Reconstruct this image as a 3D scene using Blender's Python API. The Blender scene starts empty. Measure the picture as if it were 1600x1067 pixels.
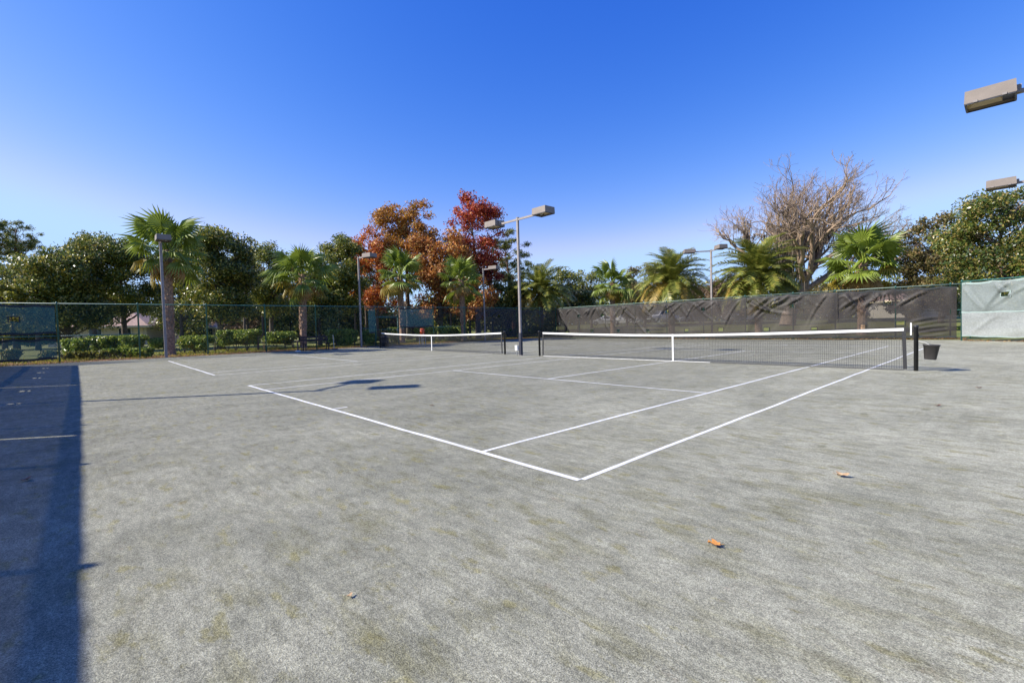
import bpy, math, random
import numpy as np
from mathutils import Vector, Matrix
random.seed(7); rng = np.random.default_rng(7)
R = math.radians
SC = bpy.context.scene
COL = SC.collection

# ------------------------------------------------------------------ camera
CX, CY, CH = 8.0666, -15.0245, 1.378
YAW, PITCH, ROLL = 2.39598, -0.0326, -0.0267
FPX = 728.24
fw = Vector((math.cos(YAW)*math.cos(PITCH), math.sin(YAW)*math.cos(PITCH), math.sin(PITCH)))
rt = Vector((math.sin(YAW), -math.cos(YAW), 0)); up = rt.cross(fw)
r2 = rt*math.cos(ROLL) + up*math.sin(ROLL); u2 = up*math.cos(ROLL) - rt*math.sin(ROLL)
cam = bpy.data.cameras.new('camera'); co = bpy.data.objects.new('camera', cam); COL.objects.link(co)
cam.sensor_width = 36; cam.sensor_fit = 'HORIZONTAL'; cam.lens = FPX/1600*36
cam.clip_start = 0.05; cam.clip_end = 3000
m = Matrix((r2, u2, -fw)).transposed().to_4x4(); m.translation = (CX, CY, CH)
co.matrix_world = m
SC.camera = co

# ------------------------------------------------------------------ sky, sun, exposure
SUN_EL = R(36); SHX, SHY = 0.56, 0.828            # direction in which shadows fall
w = bpy.data.worlds.new('World'); SC.world = w; w.use_nodes = True
nt = w.node_tree; bg = nt.nodes['Background']
sky = nt.nodes.new('ShaderNodeTexSky'); sky.sky_type = 'NISHITA'; sky.sun_disc = False
sky.sun_elevation = SUN_EL; sky.sun_rotation = math.atan2(-SHX, -SHY) % (2*math.pi)
sky.air_density = 1.0; sky.dust_density = 0.3; sky.ozone_density = 3.0; sky.altitude = 0
EXPO = 0.7
hs = nt.nodes.new('ShaderNodeHueSaturation'); hs.inputs['Saturation'].default_value = 1.18
nt.links.new(sky.outputs[0], hs.inputs['Color'])
# film-like contrast of the clear sky, the same in every direction
sp_ = nt.nodes.new('ShaderNodeSeparateColor'); cb_ = nt.nodes.new('ShaderNodeCombineColor'); nt.links.new(hs.outputs[0], sp_.inputs[0])
for i_, (e_, k_) in enumerate(((2.0, 13.0), (1.3, 2.25), (.6, 1.55))):
    pw_ = nt.nodes.new('ShaderNodeMath'); pw_.operation = 'POWER'; pw_.inputs[1].default_value = e_
    nt.links.new(sp_.outputs[i_], pw_.inputs[0])
    ml_ = nt.nodes.new('ShaderNodeMath'); ml_.operation = 'MULTIPLY'; ml_.inputs[1].default_value = k_*(.107**e_)*10/2**EXPO
    nt.links.new(pw_.outputs[0], ml_.inputs[0])
    mn_ = nt.nodes.new('ShaderNodeMath'); mn_.operation = 'SMOOTH_MIN'; mn_.inputs[1].default_value = (5.1, 7.6, 12)[i_]/2**EXPO; mn_.inputs[2].default_value = 1.6/2**EXPO
    nt.links.new(ml_.outputs[0], mn_.inputs[0]); nt.links.new(mn_.outputs[0], cb_.inputs[i_])
nt.links.new(cb_.outputs[0], bg.inputs[0])
bg.inputs[1].default_value = 0.10
sl = bpy.data.lights.new('sun', 'SUN'); sl.energy = 5.0; sl.angle = R(0.53); sl.color = (1, .94, .85)
so = bpy.data.objects.new('sun', sl); COL.objects.link(so); so.location = (-30, -40, 50)
so.rotation_euler = Vector((SHX*math.cos(SUN_EL), SHY*math.cos(SUN_EL), -math.sin(SUN_EL))).to_track_quat('-Z', 'Y').to_euler()
SC.view_settings.view_transform = 'Standard'; SC.view_settings.look = 'None'
SC.view_settings.exposure = EXPO; SC.view_settings.gamma = 1
SC.cycles.max_bounces = 8; SC.cycles.transparent_max_bounces = 24; SC.cycles.transmission_bounces = 4

# ------------------------------------------------------------------ helpers
def zx(x):
    xs = [-400, -45, -23.3, -20.6, -6, 400]; zs = [.3, .3, .19, .085, 0, 0]
    return float(np.interp(x, xs, zs))
def zy(y): return float(np.interp(y, [-400, 23, 53, 400], [0, 0, 1.1, 1.1]))
def zg(x, y): return zx(x) + zy(y)
def P(u, d):                                       # photo column + depth in metres -> ground point
    k = (u-800)/FPX*d
    f2 = Vector((fw.x, fw.y)).normalized()
    x = CX + f2.x*d + rt.x*k; y = CY + f2.y*d + rt.y*k
    return Vector((x, y, zg(x, y)))
def hor(u): return 509.7 - (u-800)*0.0267
def H(u, v, d): return CH + (hor(u)-v)*d/FPX       # world height of photo row v at depth d

def link(o, parent=None):
    COL.objects.link(o)
    if parent: o.parent = parent
    return o
def tag(o, label, cat, group=None, kind=None):
    o['label'] = label
    if cat: o['category'] = cat
    if group: o['group'] = group
    if kind: o['kind'] = kind
    return o
def thing(name, label, cat, loc, rz=0, group=None):
    o = bpy.data.objects.new(name, None); o.empty_display_size = .2
    o.location = loc; o.rotation_euler = (0, 0, rz); link(o)
    return tag(o, label, cat, group)
def struct(o, label=None):
    o['kind'] = 'structure'
    if label: o['label'] = label
    return o
def mesh_np(name, V, F, mat, smooth=False):
    """V (n,3), F (m,k) equal-sided faces"""
    V = np.asarray(V, np.float32); F = np.asarray(F, np.int32)
    me = bpy.data.meshes.new(name); k = F.shape[1]
    me.vertices.add(len(V)); me.vertices.foreach_set('co', V.ravel())
    me.loops.add(F.size); me.loops.foreach_set('vertex_index', F.ravel())
    me.polygons.add(len(F)); me.polygons.foreach_set('loop_start', np.arange(0, F.size, k, dtype=np.int32))
    me.polygons.foreach_set('loop_total', np.full(len(F), k, np.int32))
    if smooth: me.polygons.foreach_set('use_smooth', np.ones(len(F), bool))
    me.update(calc_edges=True); me.validate()
    if mat: me.materials.append(mat)
    return me
class MB:
    def __init__(s): s.v = []; s.f = []
    def add(s, V, F):
        n = len(s.v); s.v += [tuple(p) for p in V]; s.f += [tuple(i+n for i in f) for f in F]; return s
    def box(s, c, d, rz=0, M=None):
        x, y, z = d[0]/2, d[1]/2, d[2]/2
        V = [Vector(p) for p in ((-x,-y,-z),(x,-y,-z),(x,y,-z),(-x,y,-z),(-x,-y,z),(x,-y,z),(x,y,z),(-x,y,z))]
        if rz: q = Matrix.Rotation(rz, 3, 'Z'); V = [q@p for p in V]
        if M is not None: V = [M@p for p in V]
        V = [p+Vector(c) for p in V]
        return s.add(V, ((0,3,2,1),(4,5,6,7),(0,1,5,4),(1,2,6,5),(2,3,7,6),(3,0,4,7)))
    def tube(s, pts, rad, n=8, cap=True):
        pts = [Vector(p) for p in pts]; rs = rad if isinstance(rad, (list, tuple)) else [rad]*len(pts)
        V = []; F = []; ref = None
        for i, p in enumerate(pts):
            t = (pts[min(i+1, len(pts)-1)] - pts[max(i-1, 0)]).normalized()
            if ref is None: ref = t.orthogonal().normalized()
            ref = (ref - t*ref.dot(t)); ref = ref.normalized() if ref.length > 1e-6 else t.orthogonal().normalized()
            b = t.cross(ref)
            for k in range(n):
                a = 2*math.pi*k/n; V.append(p + (ref*math.cos(a) + b*math.sin(a))*rs[i])
        for i in range(len(pts)-1):
            for k in range(n): F.append((i*n+k, i*n+(k+1) % n, (i+1)*n+(k+1) % n, (i+1)*n+k))
        if cap: F.append(tuple(range(n-1, -1, -1))); F.append(tuple(range((len(pts)-1)*n, len(pts)*n)))
        return s.add(V, F)
    def lathe(s, prof, c=(0, 0, 0), n=16, axis='Z'):
        V = []; F = []
        for r, z in prof:
            for k in range(n):
                a = 2*math.pi*k/n; q = (r*math.cos(a), r*math.sin(a), z)
                if axis == 'Y': q = (q[0], q[2], q[1])
                V.append((q[0]+c[0], q[1]+c[1], q[2]+c[2]))
        for i in range(len(prof)-1):
            for k in range(n): F.append((i*n+k, i*n+(k+1) % n, (i+1)*n+(k+1) % n, (i+1)*n+k))
        F.append(tuple(range(n-1, -1, -1))); F.append(tuple(range((len(prof)-1)*n, len(prof)*n)))
        return s.add(V, F)
    def mesh(s, name, mat, smooth=False):
        me = bpy.data.meshes.new(name); me.from_pydata([tuple(p) for p in s.v], [], s.f); me.update()
        if smooth: me.polygons.foreach_set('use_smooth', [True]*len(me.polygons))
        if mat: me.materials.append(mat)
        return me
    def obj(s, name, mat, parent=None, smooth=False, loc=None):
        o = bpy.data.objects.new(name, s.mesh(name, mat, smooth))
        if loc is not None: o.location = loc
        return link(o, parent)
def mobj(name, me, parent=None, loc=None, rot=None, scale=None):
    o = bpy.data.objects.new(name, me)
    if loc is not None: o.location = loc
    if rot is not None: o.rotation_euler = rot
    if scale is not None: o.scale = scale
    return link(o, parent)

# ------------------------------------------------------------------ materials
def nodes(name):
    mt = bpy.data.materials.new(name); mt.use_nodes = True
    n = mt.node_tree; b = n.nodes['Principled BSDF']
    return mt, n, b
def N(n, t, **kw):
    x = n.nodes.new(t)
    for k, v in kw.items():
        if k in x.inputs: x.inputs[k].default_value = v
        else: setattr(x, k, v)
    return x
def ramp(n, fac, stops, interp='LINEAR'):
    r = n.nodes.new('ShaderNodeValToRGB'); r.color_ramp.interpolation = interp
    e = r.color_ramp.elements
    while len(e) < len(stops): e.new(.5)
    for i, (p, c) in enumerate(stops): e[i].position = p; e[i].color = (*c, 1) if len(c) == 3 else c
    n.links.new(fac, r.inputs[0]); return r.outputs[0]
def mixc(n, fac, a, b, mode='MIX'):
    x = n.nodes.new('ShaderNodeMix'); x.data_type = 'RGBA'; x.blend_type = mode
    for s, v in ((0, fac), (6, a), (7, b)):
        if hasattr(v, 'links') or hasattr(v, 'is_linked'): n.links.new(v, x.inputs[s])
        else: x.inputs[s].default_value = v if s == 0 else ((*v, 1) if len(v) == 3 else v)
    return x.outputs[2]
def noise(n, scale, detail=3, rough=.55, vec=None, sx=None):
    t = N(n, 'ShaderNodeTexNoise', Scale=scale, Detail=detail, Roughness=rough)
    if vec is None: vec = n.nodes.new('ShaderNodeTexCoord').outputs['Object']
    if sx is not None:
        mp = n.nodes.new('ShaderNodeMapping'); mp.inputs['Scale'].default_value = sx[:3]
        if len(sx) > 3: mp.inputs['Rotation'].default_value = (0, 0, sx[3])
        n.links.new(vec, mp.inputs[0]); vec = mp.outputs[0]
    n.links.new(vec, t.inputs['Vector']); return t.outputs['Fac']
def simple(name, col, rough=.6, metal=0, var=.15, vs=8, bump=0, bs=40):
    mt, n, b = nodes(name)
    f = noise(n, vs, 4)
    lo = tuple(c*(1-var) for c in col); hi = tuple(min(1, c*(1+var)) for c in col)
    n.links.new(ramp(n, f, [(.3, lo), (.7, hi)]), b.inputs['Base Color'])
    b.inputs['Roughness'].default_value = rough; b.inputs['Metallic'].default_value = metal
    if bump:
        bp = N(n, 'ShaderNodeBump', Strength=bump, Distance=.01); n.links.new(noise(n, bs, 4), bp.inputs['Height'])
        n.links.new(bp.outputs[0], b.inputs['Normal'])
    return mt
def leafmat(name, stops, trans=.25, rough=.45, big=.25, spec=.5):
    mt, n, b = nodes(name)
    g = n.nodes.new('ShaderNodeNewGeometry')
    c = ramp(n, g.outputs['Random Per Island'], stops)
    f = noise(n, big, 2)
    c2 = mixc(n, 1.0, c, ramp(n, f, [(.3, (.65, .65, .65)), (.7, (1.25, 1.25, 1.25))]), 'MULTIPLY')
    n.links.new(c2, b.inputs['Base Color']); b.inputs['Roughness'].default_value = rough
    b.inputs['Specular IOR Level'].default_value = spec
    t = n.nodes.new('ShaderNodeBsdfTranslucent'); n.links.new(c2, t.inputs[0])
    mx = n.nodes.new('ShaderNodeMixShader'); mx.inputs[0].default_value = trans
    n.links.new(b.outputs[0], mx.inputs[1]); n.links.new(t.outputs[0], mx.inputs[2])
    n.links.new(mx.outputs[0], n.nodes['Material Output'].inputs[0])
    return mt
def screenmat(name, col, clear, weave=True):
    """woven mesh cloth: part of the light and of the view passes through the weave"""
    mt, n, b = nodes(name)
    f = noise(n, 1.2, 5, .6); f2 = noise(n, 14, 3)
    c = ramp(n, f, [(.3, tuple(v*.75 for v in col)), (.7, tuple(min(1, v*1.25) for v in col))])
    c = mixc(n, .5, c, ramp(n, f2, [(.3, tuple(v*.7 for v in col)), (.75, tuple(min(1, v*1.3) for v in col))]))
    n.links.new(c, b.inputs['Base Color']); b.inputs['Roughness'].default_value = .6
    b.inputs['Specular IOR Level'].default_value = .35
    tr = n.nodes.new('ShaderNodeBsdfTransparent'); mx = n.nodes.new('ShaderNodeMixShader')
    mr = n.nodes.new('ShaderNodeMapRange'); mr.inputs[3].default_value = clear*.8; mr.inputs[4].default_value = clear*1.2
    n.links.new(f, mr.inputs[0]); n.links.new(mr.outputs[0], mx.inputs[0])
    n.links.new(b.outputs[0], mx.inputs[1]); n.links.new(tr.outputs[0], mx.inputs[2])
    n.links.new(mx.outputs[0], n.nodes['Material Output'].inputs[0])
    return mt

def court_material():
    mt, n, b = nodes('green_clay')
    tc = n.nodes.new('ShaderNodeTexCoord').outputs['Object']
    big = noise(n, .3, 5, .6, tc); mid = noise(n, 1.6, 7, .68, tc, (1, .6, 1, .9))
    c = ramp(n, big, [(.36, (.212, .212, .163)), (.64, (.274, .27, .209))])
    c = mixc(n, .6, c, ramp(n, mid, [(.34, (.175, .175, .134)), (.66, (.304, .298, .232))]))
    # drag-brush streaks and scuffs
    st = noise(n, 2.6, 6, .72, tc, (.5, 2.2, 1, R(48)))
    c = mixc(n, .18, c, mixc(n, 1, c, ramp(n, st, [(.36, (.78, .785, .79)), (.64, (1.24, 1.235, 1.21))]), 'MULTIPLY'))
    # clay colour gets paler towards the open sideline, shifted by the broad noise
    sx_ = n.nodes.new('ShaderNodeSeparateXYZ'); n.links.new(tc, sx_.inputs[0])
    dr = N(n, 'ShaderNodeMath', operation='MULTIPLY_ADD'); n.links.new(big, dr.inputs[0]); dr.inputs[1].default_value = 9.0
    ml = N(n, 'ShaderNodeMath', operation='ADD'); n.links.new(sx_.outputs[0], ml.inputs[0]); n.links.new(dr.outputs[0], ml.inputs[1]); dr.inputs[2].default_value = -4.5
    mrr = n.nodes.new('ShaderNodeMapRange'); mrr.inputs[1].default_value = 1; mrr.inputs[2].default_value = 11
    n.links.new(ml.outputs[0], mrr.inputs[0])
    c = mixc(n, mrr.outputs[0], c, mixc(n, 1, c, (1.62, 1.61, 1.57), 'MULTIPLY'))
    # olive algae patches
    al = noise(n, 2.7, 8, .7, tc, (.6, 1.6, 1, R(-25))); al2 = noise(n, .2, 3, .5, tc)
    mth = N(n, 'ShaderNodeMath', operation='MULTIPLY'); n.links.new(ramp(n, al, [(.5, (0, 0, 0)), (.66, (.68, .68, .68))]), mth.inputs[0])
    n.links.new(ramp(n, al2, [(.38, (.12, .12, .12)), (.58, (1, 1, 1))]), mth.inputs[1])
    c = mixc(n, mth.outputs[0], c, (.205, .195, .105))
    al3 = noise(n, 5.2, 4, .6, tc, (.75, 1.5, 1, R(20)))
    c = mixc(n, ramp(n, al3, [(.585, (0, 0, 0)), (.67, (.68, .68, .68))]), c, (.255, .235, .11))
    rs = noise(n, 3.1, 5, .7, tc, (1, 1.3, 1, R(70)))
    c = mixc(n, ramp(n, rs, [(.64, (0, 0, 0)), (.76, (.45, .45, .45))]), c, (.29, .2, .13))
    # brush drag lines and slide scuffs, only in places
    for sc_, st_, rot_, mk_ in ((9, (.12, 2.6, 1), 38, 1.1), (11, (2.4, .10, 1), 12, .8), (10, (.1, 2.2, 1), 75, 1.4)):
        dl = noise(n, sc_, 3, .6, tc, (*st_, R(rot_))); mk = noise(n, .55*mk_, 3, .5, tc)
        dcol = mixc(n, 1, c, ramp(n, dl, [(.36, (.82, .82, .82)), (.5, (1, 1, 1)), (.66, (1.15, 1.15, 1.14))]), 'MULTIPLY')
        c = mixc(n, ramp(n, mk, [(.49, (0, 0, 0)), (.64, (.55, .55, .55))]), c, dcol)
    # loose flecks, crumbs and shallow scrapes
    fl_ = noise(n, 7.5, 7, .78, tc, (.65, 1.5, 1, R(-40)))
    c = mixc(n, .85, c, mixc(n, 1, c, ramp(n, fl_, [(.36, (.74, .74, .72)), (.5, (1, 1, 1)), (.64, (1.22, 1.22, 1.2))]), 'MULTIPLY'))
    fo_ = noise(n, 11, 5, .7, tc, (.6, 1.5, 1, R(-20)))
    c = mixc(n, ramp(n, fo_, [(.6, (0, 0, 0)), (.7, (.55, .55, .55))]), c, (.235, .22, .105))
    # ball marks
    mpb = n.nodes.new('ShaderNodeMapping'); mpb.inputs['Scale'].default_value = (1.0, .55, 1); mpb.inputs['Rotation'].default_value = (0, 0, R(35)); n.links.new(tc, mpb.inputs[0])
    vb = N(n, 'ShaderNodeTexVoronoi', Scale=1.5); n.links.new(mpb.outputs[0], vb.inputs['Vector'])
    c = mixc(n, ramp(n, vb.outputs['Distance'], [(.05, (.6, .6, .6)), (.085, (0, 0, 0))]), c, (.15, .15, .085))
    # granules
    gr = noise(n, 165, 3, .75, tc); gr2 = noise(n, 62, 4, .8, tc)
    c = mixc(n, 1, c, ramp(n, gr, [(.33, (.42, .42, .42)), (.5, (.97, .97, .97)), (.67, (1.62, 1.61, 1.58))]), 'MULTIPLY')
    c = mixc(n, .8, c, mixc(n, 1, c, ramp(n, gr2, [(.34, (.66, .66, .66)), (.66, (1.36, 1.35, 1.33))]), 'MULTIPLY'))
    vo = N(n, 'ShaderNodeTexVoronoi', Scale=22.0); n.links.new(tc, vo.inputs['Vector'])
    c = mixc(n, ramp(n, vo.outputs['Distance'], [(.05, (.7, .7, .7)), (.08, (0, 0, 0))]), c, (.55, .5, .42))
    n.links.new(c, b.inputs['Base Color']); b.inputs['Roughness'].default_value = .95
    b.inputs['Specular IOR Level'].default_value = .15
    bp = N(n, 'ShaderNodeBump', Strength=.9, Distance=.008); n.links.new(gr, bp.inputs['Height'])
    bp2 = N(n, 'ShaderNodeBump', Strength=.5, Distance=.03); n.links.new(mid, bp2.inputs['Height'])
    bp3 = N(n, 'ShaderNodeBump', Strength=.22, Distance=.02); n.links.new(st, bp3.inputs['Height'])
    n.links.new(bp2.outputs[0], bp3.inputs['Normal']); n.links.new(bp3.outputs[0], bp.inputs['Normal'])
    n.links.new(bp.outputs[0], b.inputs['Normal'])
    return mt
def ground_material():
    mt, n, b = nodes('lawn')
    tc = n.nodes.new('ShaderNodeTexCoord').outputs['Object']
    f = noise(n, .25, 5, .6, tc); g = noise(n, 9, 5, .7, tc); l = noise(n, .6, 5, .7, tc)
    c = ramp(n, f, [(.3, (.10, .14, .025)), (.55, (.18, .19, .035)), (.75, (.23, .2, .06))])
    c = mixc(n, 1, c, ramp(n, g, [(.3, (.6, .6, .6)), (.7, (1.4, 1.4, 1.4))]), 'MULTIPLY')
    c = mixc(n, ramp(n, l, [(.55, (0, 0, 0)), (.68, (.8, .8, .8))]), c, (.24, .13, .06))
    n.links.new(c, b.inputs['Base Color']); b.inputs['Roughness'].default_value = .95
    bp = N(n, 'ShaderNodeBump', Strength=.8, Distance=.05); n.links.new(g, bp.inputs['Height']); n.links.new(bp.outputs[0], b.inputs['Normal'])
    return mt
def linemat():
    mt, n, b = nodes('line_tape')
    tc = n.nodes.new('ShaderNodeTexCoord').outputs['Object']
    f = noise(n, 3.5, 7, .75, tc); g = noise(n, 60, 4, .75, tc); h = noise(n, .8, 4, .6, tc)
    c = ramp(n, f, [(.35, (.6, .6, .56)), (.55, (.8, .8, .77))])
    dirt = N(n, 'ShaderNodeMath', operation='MULTIPLY'); n.links.new(ramp(n, g, [(.46, (0, 0, 0)), (.6, (1, 1, 1))]), dirt.inputs[0]); n.links.new(ramp(n, h, [(.4, (.03, .03, .03)), (.65, (.6, .6, .6))]), dirt.inputs[1])
    c = mixc(n, dirt.outputs[0], c, (.29, .29, .245))
    n.links.new(c, b.inputs['Base Color']); b.inputs['Roughness'].default_value = .75
    return mt

M = dict(
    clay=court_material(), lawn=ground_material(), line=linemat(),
    asphalt=simple('asphalt', (.12, .12, .12), .9, var=.25, vs=3, bump=.4, bs=90),
    green=simple('green_vinyl', (.05, .17, .145), .4, var=.15), greendk=simple('dark_green_wire', (.035, .10, .085), .45),
    railpale=simple('worn_green_rail', (.2, .27, .22), .55, var=.3, vs=3), galv=simple('galvanised', (.36, .37, .37), .45, .5), bronze=simple('bronze_paint', (.25, .22, .205), .55, .1, .18, 5),
    housing=simple('weathered_housing', (.205, .17, .145), .6, .05, .12, 3, .15, 60), hinside=simple('reflector_tan', (.45, .36, .22), .35, .3),
    sleeve=simple('dark_base_sleeve', (.028, .03, .045), .5), white=simple('white_paint', (.78, .78, .76), .55, var=.06),
    canvas=simple('white_canvas', (.8, .8, .78), .8, var=.1, vs=4), black=simple('black_paint', (.022, .022, .024), .5, var=.4, vs=30),
    cord=simple('black_cord', (.018, .018, .018), .7), bucket=simple('charcoal_plastic', (.036, .033, .032), .45, var=.2),
    orange=simple('orange_plastic', (.75, .10, .02), .4, var=.08), wood=simple('weathered_wood', (.16, .10, .07), .8, var=.3, vs=12, bump=.4),
    darkwood=simple('dark_stained_wood', (.04, .025, .022), .7, var=.3, vs=12),
    bark=simple('bark', (.13, .10, .075), .95, var=.45, vs=7, bump=1, bs=14), barkgrey=simple('grey_bark', (.30, .215, .145), .95, var=.4, vs=4, bump=1, bs=9),
    barkpine=simple('pine_bark', (.15, .085, .06), .95, var=.4, vs=5, bump=1, bs=9), boots=simple('palm_boots', (.30, .19, .12), .9, var=.5, vs=9, bump=.8, bs=25),
    dead=simple('dead_frond', (.36, .21, .075), .8, var=.35, vs=3),
    sbk=screenmat('black_screen', (.042, .036, .034), .2), sbk2=screenmat('black_screen_sheer', (.045, .045, .046), .36),
    sgn=screenmat('green_screen', (.09, .22, .19), .46), sgl=screenmat('faded_green_screen', (.265, .285, .28), .12),
    sgl2=screenmat('faded_green_upper', (.19, .22, .215), .16), sback=screenmat('back_green_screen', (.03, .07, .06), .055), hem=simple('screen_hem', (.03, .035, .035), .7),
    hemg=simple('faded_hem', (.25, .32, .30), .7),
    roof=simple('clay_roof_tiles', (.36, .24, .19), .85, var=.2, vs=3, bump=.5, bs=8), stucco=simple('stucco', (.55, .50, .42), .9, var=.08),
    trim=simple('cream_trim', (.68, .58, .38), .6, var=.05), glass=simple('dark_glass', (.03, .04, .05), .08), rubber=simple('tyre_rubber', (.02, .02, .02), .8),
    chrome=simple('wheel_rim', (.5, .5, .52), .3, .7), lampred=simple('tail_lamp', (.4, .02, .02), .3), lampwhite=simple('head_lamp', (.8, .8, .78), .2),
    lens=simple('lamp_bulb', (.7, .68, .6), .15), mulch=simple('mulch', (.2, .09, .04), .95, var=.4, vs=6, bump=.8, bs=30),
)
L = dict(
    magnolia=leafmat('magnolia_leaf', [(0, (0.040, 0.068, 0.013)), (.4, (0.085, 0.126, 0.018)), (.62, (0.221, 0.230, 0.032)), (.82, (0.465, 0.355, 0.069)), (1, (0.516, 0.570, 0.189))], .36, .34, .25, .55),
    brightmag=leafmat('sunny_magnolia_leaf', [(0, (0.034, 0.069, 0.012)), (.45, (0.088, 0.131, 0.020)), (.75, (0.216, 0.206, 0.040)), (1, (0.432, 0.312, 0.100))], .22, .33, .25, .6),
    oak=leafmat('oak_leaf', [(0, (0.043, 0.078, 0.013)), (.45, (0.129, 0.166, 0.022)), (.75, (0.297, 0.292, 0.039)), (1, (0.516, 0.430, 0.094))], .3, .4),
    olive=leafmat('olive_leaf', [(0, (0.060, 0.060, 0.022)), (.5, (0.144, 0.132, 0.033)), (.8, (0.240, 0.180, 0.055)), (1, (0.336, 0.216, 0.099))], .3, .6),
    pine=leafmat('pine_needles', [(0, (0.050, 0.078, 0.014)), (.5, (0.126, 0.156, 0.022)), (1, (0.319, 0.296, 0.045))], .25, .55),
    lime=leafmat('yellow_green_leaf', [(0, (.10, .12, .02)), (.5, (.22, .22, .03)), (1, (.38, .34, .05))], .35, .5),
    red=leafmat('crimson_leaf', [(0, (0.142, 0.016, 0.013)), (.45, (0.386, 0.046, 0.022)), (.8, (0.598, 0.116, 0.032)), (1, (0.617, 0.258, 0.055))], .35, .55),
    redor=leafmat('red_orange_leaf', [(0, (0.253, 0.045, 0.017)), (.5, (0.569, 0.149, 0.028)), (1, (0.650, 0.356, 0.066))], .35, .55),
    amber=leafmat('amber_leaf', [(0, (0.187, 0.069, 0.015)), (.4, (0.431, 0.179, 0.025)), (.75, (0.604, 0.304, 0.045)), (1, (0.287, 0.235, 0.040))], .35, .55),
    rust=leafmat('rust_leaf', [(0, (0.180, 0.065, 0.019)), (.5, (0.496, 0.179, 0.036)), (.85, (0.650, 0.325, 0.073)), (1, (0.650, 0.488, 0.121))], .3, .6),
    hedge=leafmat('hedge_leaf', [(0, (0.062, 0.123, 0.014)), (.45, (0.164, 0.246, 0.024)), (.75, (0.376, 0.452, 0.055)), (1, (0.650, 0.650, 0.121))], .25, .35),
    brown=leafmat('brown_leaf', [(0, (.12, .07, .04)), (.5, (.22, .15, .09)), (1, (.3, .22, .13))], .25, .7),
    moss=leafmat('spanish_moss', [(0, (.13, .10, .075)), (.5, (.23, .185, .14)), (1, (.34, .28, .22))], .25, .9, spec=.1),
    fan=leafmat('fan_frond_green', [(0, (0.092, 0.165, 0.022)), (.5, (0.198, 0.269, 0.035)), (1, (0.370, 0.403, 0.060))], .3, .38),
    fany=leafmat('fan_frond_yellow', [(0, (.22, .20, .03)), (1, (.48, .34, .05))], .35, .5),
    feather=leafmat('feather_frond_green', [(0, (0.138, 0.179, 0.030)), (.6, (0.250, 0.276, 0.050)), (1, (0.425, 0.373, 0.070))], .3, .4),
    feathery=leafmat('feather_frond_yellow', [(0, (.26, .2, .04)), (1, (.48, .32, .06))], .35, .5),
    litter=leafmat('fallen_leaves', [(0, (.2, .08, .03)), (.5, (.42, .2, .07)), (1, (.5, .36, .16))], .2, .7),
    grass=leafmat('grass_blades', [(0, (.10, .13, .02)), (.5, (.26, .26, .03)), (1, (.46, .38, .06))], .45, .5),
)

# ------------------------------------------------------------------ ground, court, lines
def sheet(name, xs, ys, dz, mat, extra=None):
    V = []; F = []
    for y in ys:
        for x in xs: V.append((x, y, zg(x, y)+dz))
    nx = len(xs)
    for j in range(len(ys)-1):
        for i in range(nx-1): F.append((j*nx+i, j*nx+i+1, (j+1)*nx+i+1, (j+1)*nx+i))
    me = mesh_np(name, V, F, mat); return mobj(name, me)
g = sheet('ground', [-400, -200, -100, -45, -23.3, -20.6, -6, 40, 120, 400], [-400, -100, -20, 23, 53, 120, 400], 0, M['lawn']); struct(g)
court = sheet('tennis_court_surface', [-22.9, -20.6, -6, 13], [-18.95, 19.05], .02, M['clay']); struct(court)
V = []                                              # court edge skirt
edge = [(-22.9, -18.95), (-20.6, -18.95), (-6, -18.95), (13, -18.95), (13, 19.05), (-6, 19.05), (-20.6, 19.05), (-22.9, 19.05)]
kb = MB()
for i in range(8):
    a = edge[i]; c = edge[(i+1) % 8]
    kb.add([(a[0], a[1], zg(*a)-.05), (c[0], c[1], zg(*c)-.05), (c[0], c[1], zg(*c)+.02), (a[0], a[1], zg(*a)+.02)], [(0, 1, 2, 3)])
kb.obj('court_edge', M['mulch'], court)
bed = sheet('mulch_bed', [-26.5, -23.3, -22.95], [-19.5, 24], .008, M['mulch']); struct(bed)
lot = sheet('parking_lot', [-120, -45, -23.3, -20.6, -6, 60], [54, 66], .012, M['asphalt']); struct(lot)

CZ = .02
def court_line(x0, y0, x1, y1, wd=.05, dz=.004):
    a = Vector((x0, y0)); c = Vector((x1, y1)); d = (c-a).normalized(); nrm = Vector((-d.y, d.x))*wd/2
    n = max(2, int((c-a).length/.6))
    V = []; F = []
    for i in range(n+1):
        q = a.lerp(c, i/n); jit = random.uniform(-.009, .009)
        z = zg(q.x, q.y)+CZ
        for s, h in ((1, dz), (-1, dz)): V.append((q.x+nrm.x*s+d.y*jit, q.y+nrm.y*s-d.x*jit, z+h))
    for i in range(n):
        k = i*2
        F.append((k, k+1, k+3, k+2))
    return mobj('court_line', mesh_np('court_line', V, F, M['line']), court)
def court_lines(cx):
    for s in (-1, 1):
        court_line(cx-5.485, s*11.885, cx+5.485, s*11.885, .06)
        court_line(cx+s*5.485, -11.85, cx+s*5.485, 11.85, .05, .002)
        court_line(cx+s*4.115, -11.85, cx+s*4.115, 11.85, .05, .002)
        court_line(cx-4.09, s*6.4, cx+4.09, s*6.4, .05)
        court_line(cx, s*11.85, cx, s*11.6, .05)
    court_line(cx, -6.37, cx, 6.37, .05)
court_lines(0); court_lines(-15.12)

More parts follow.
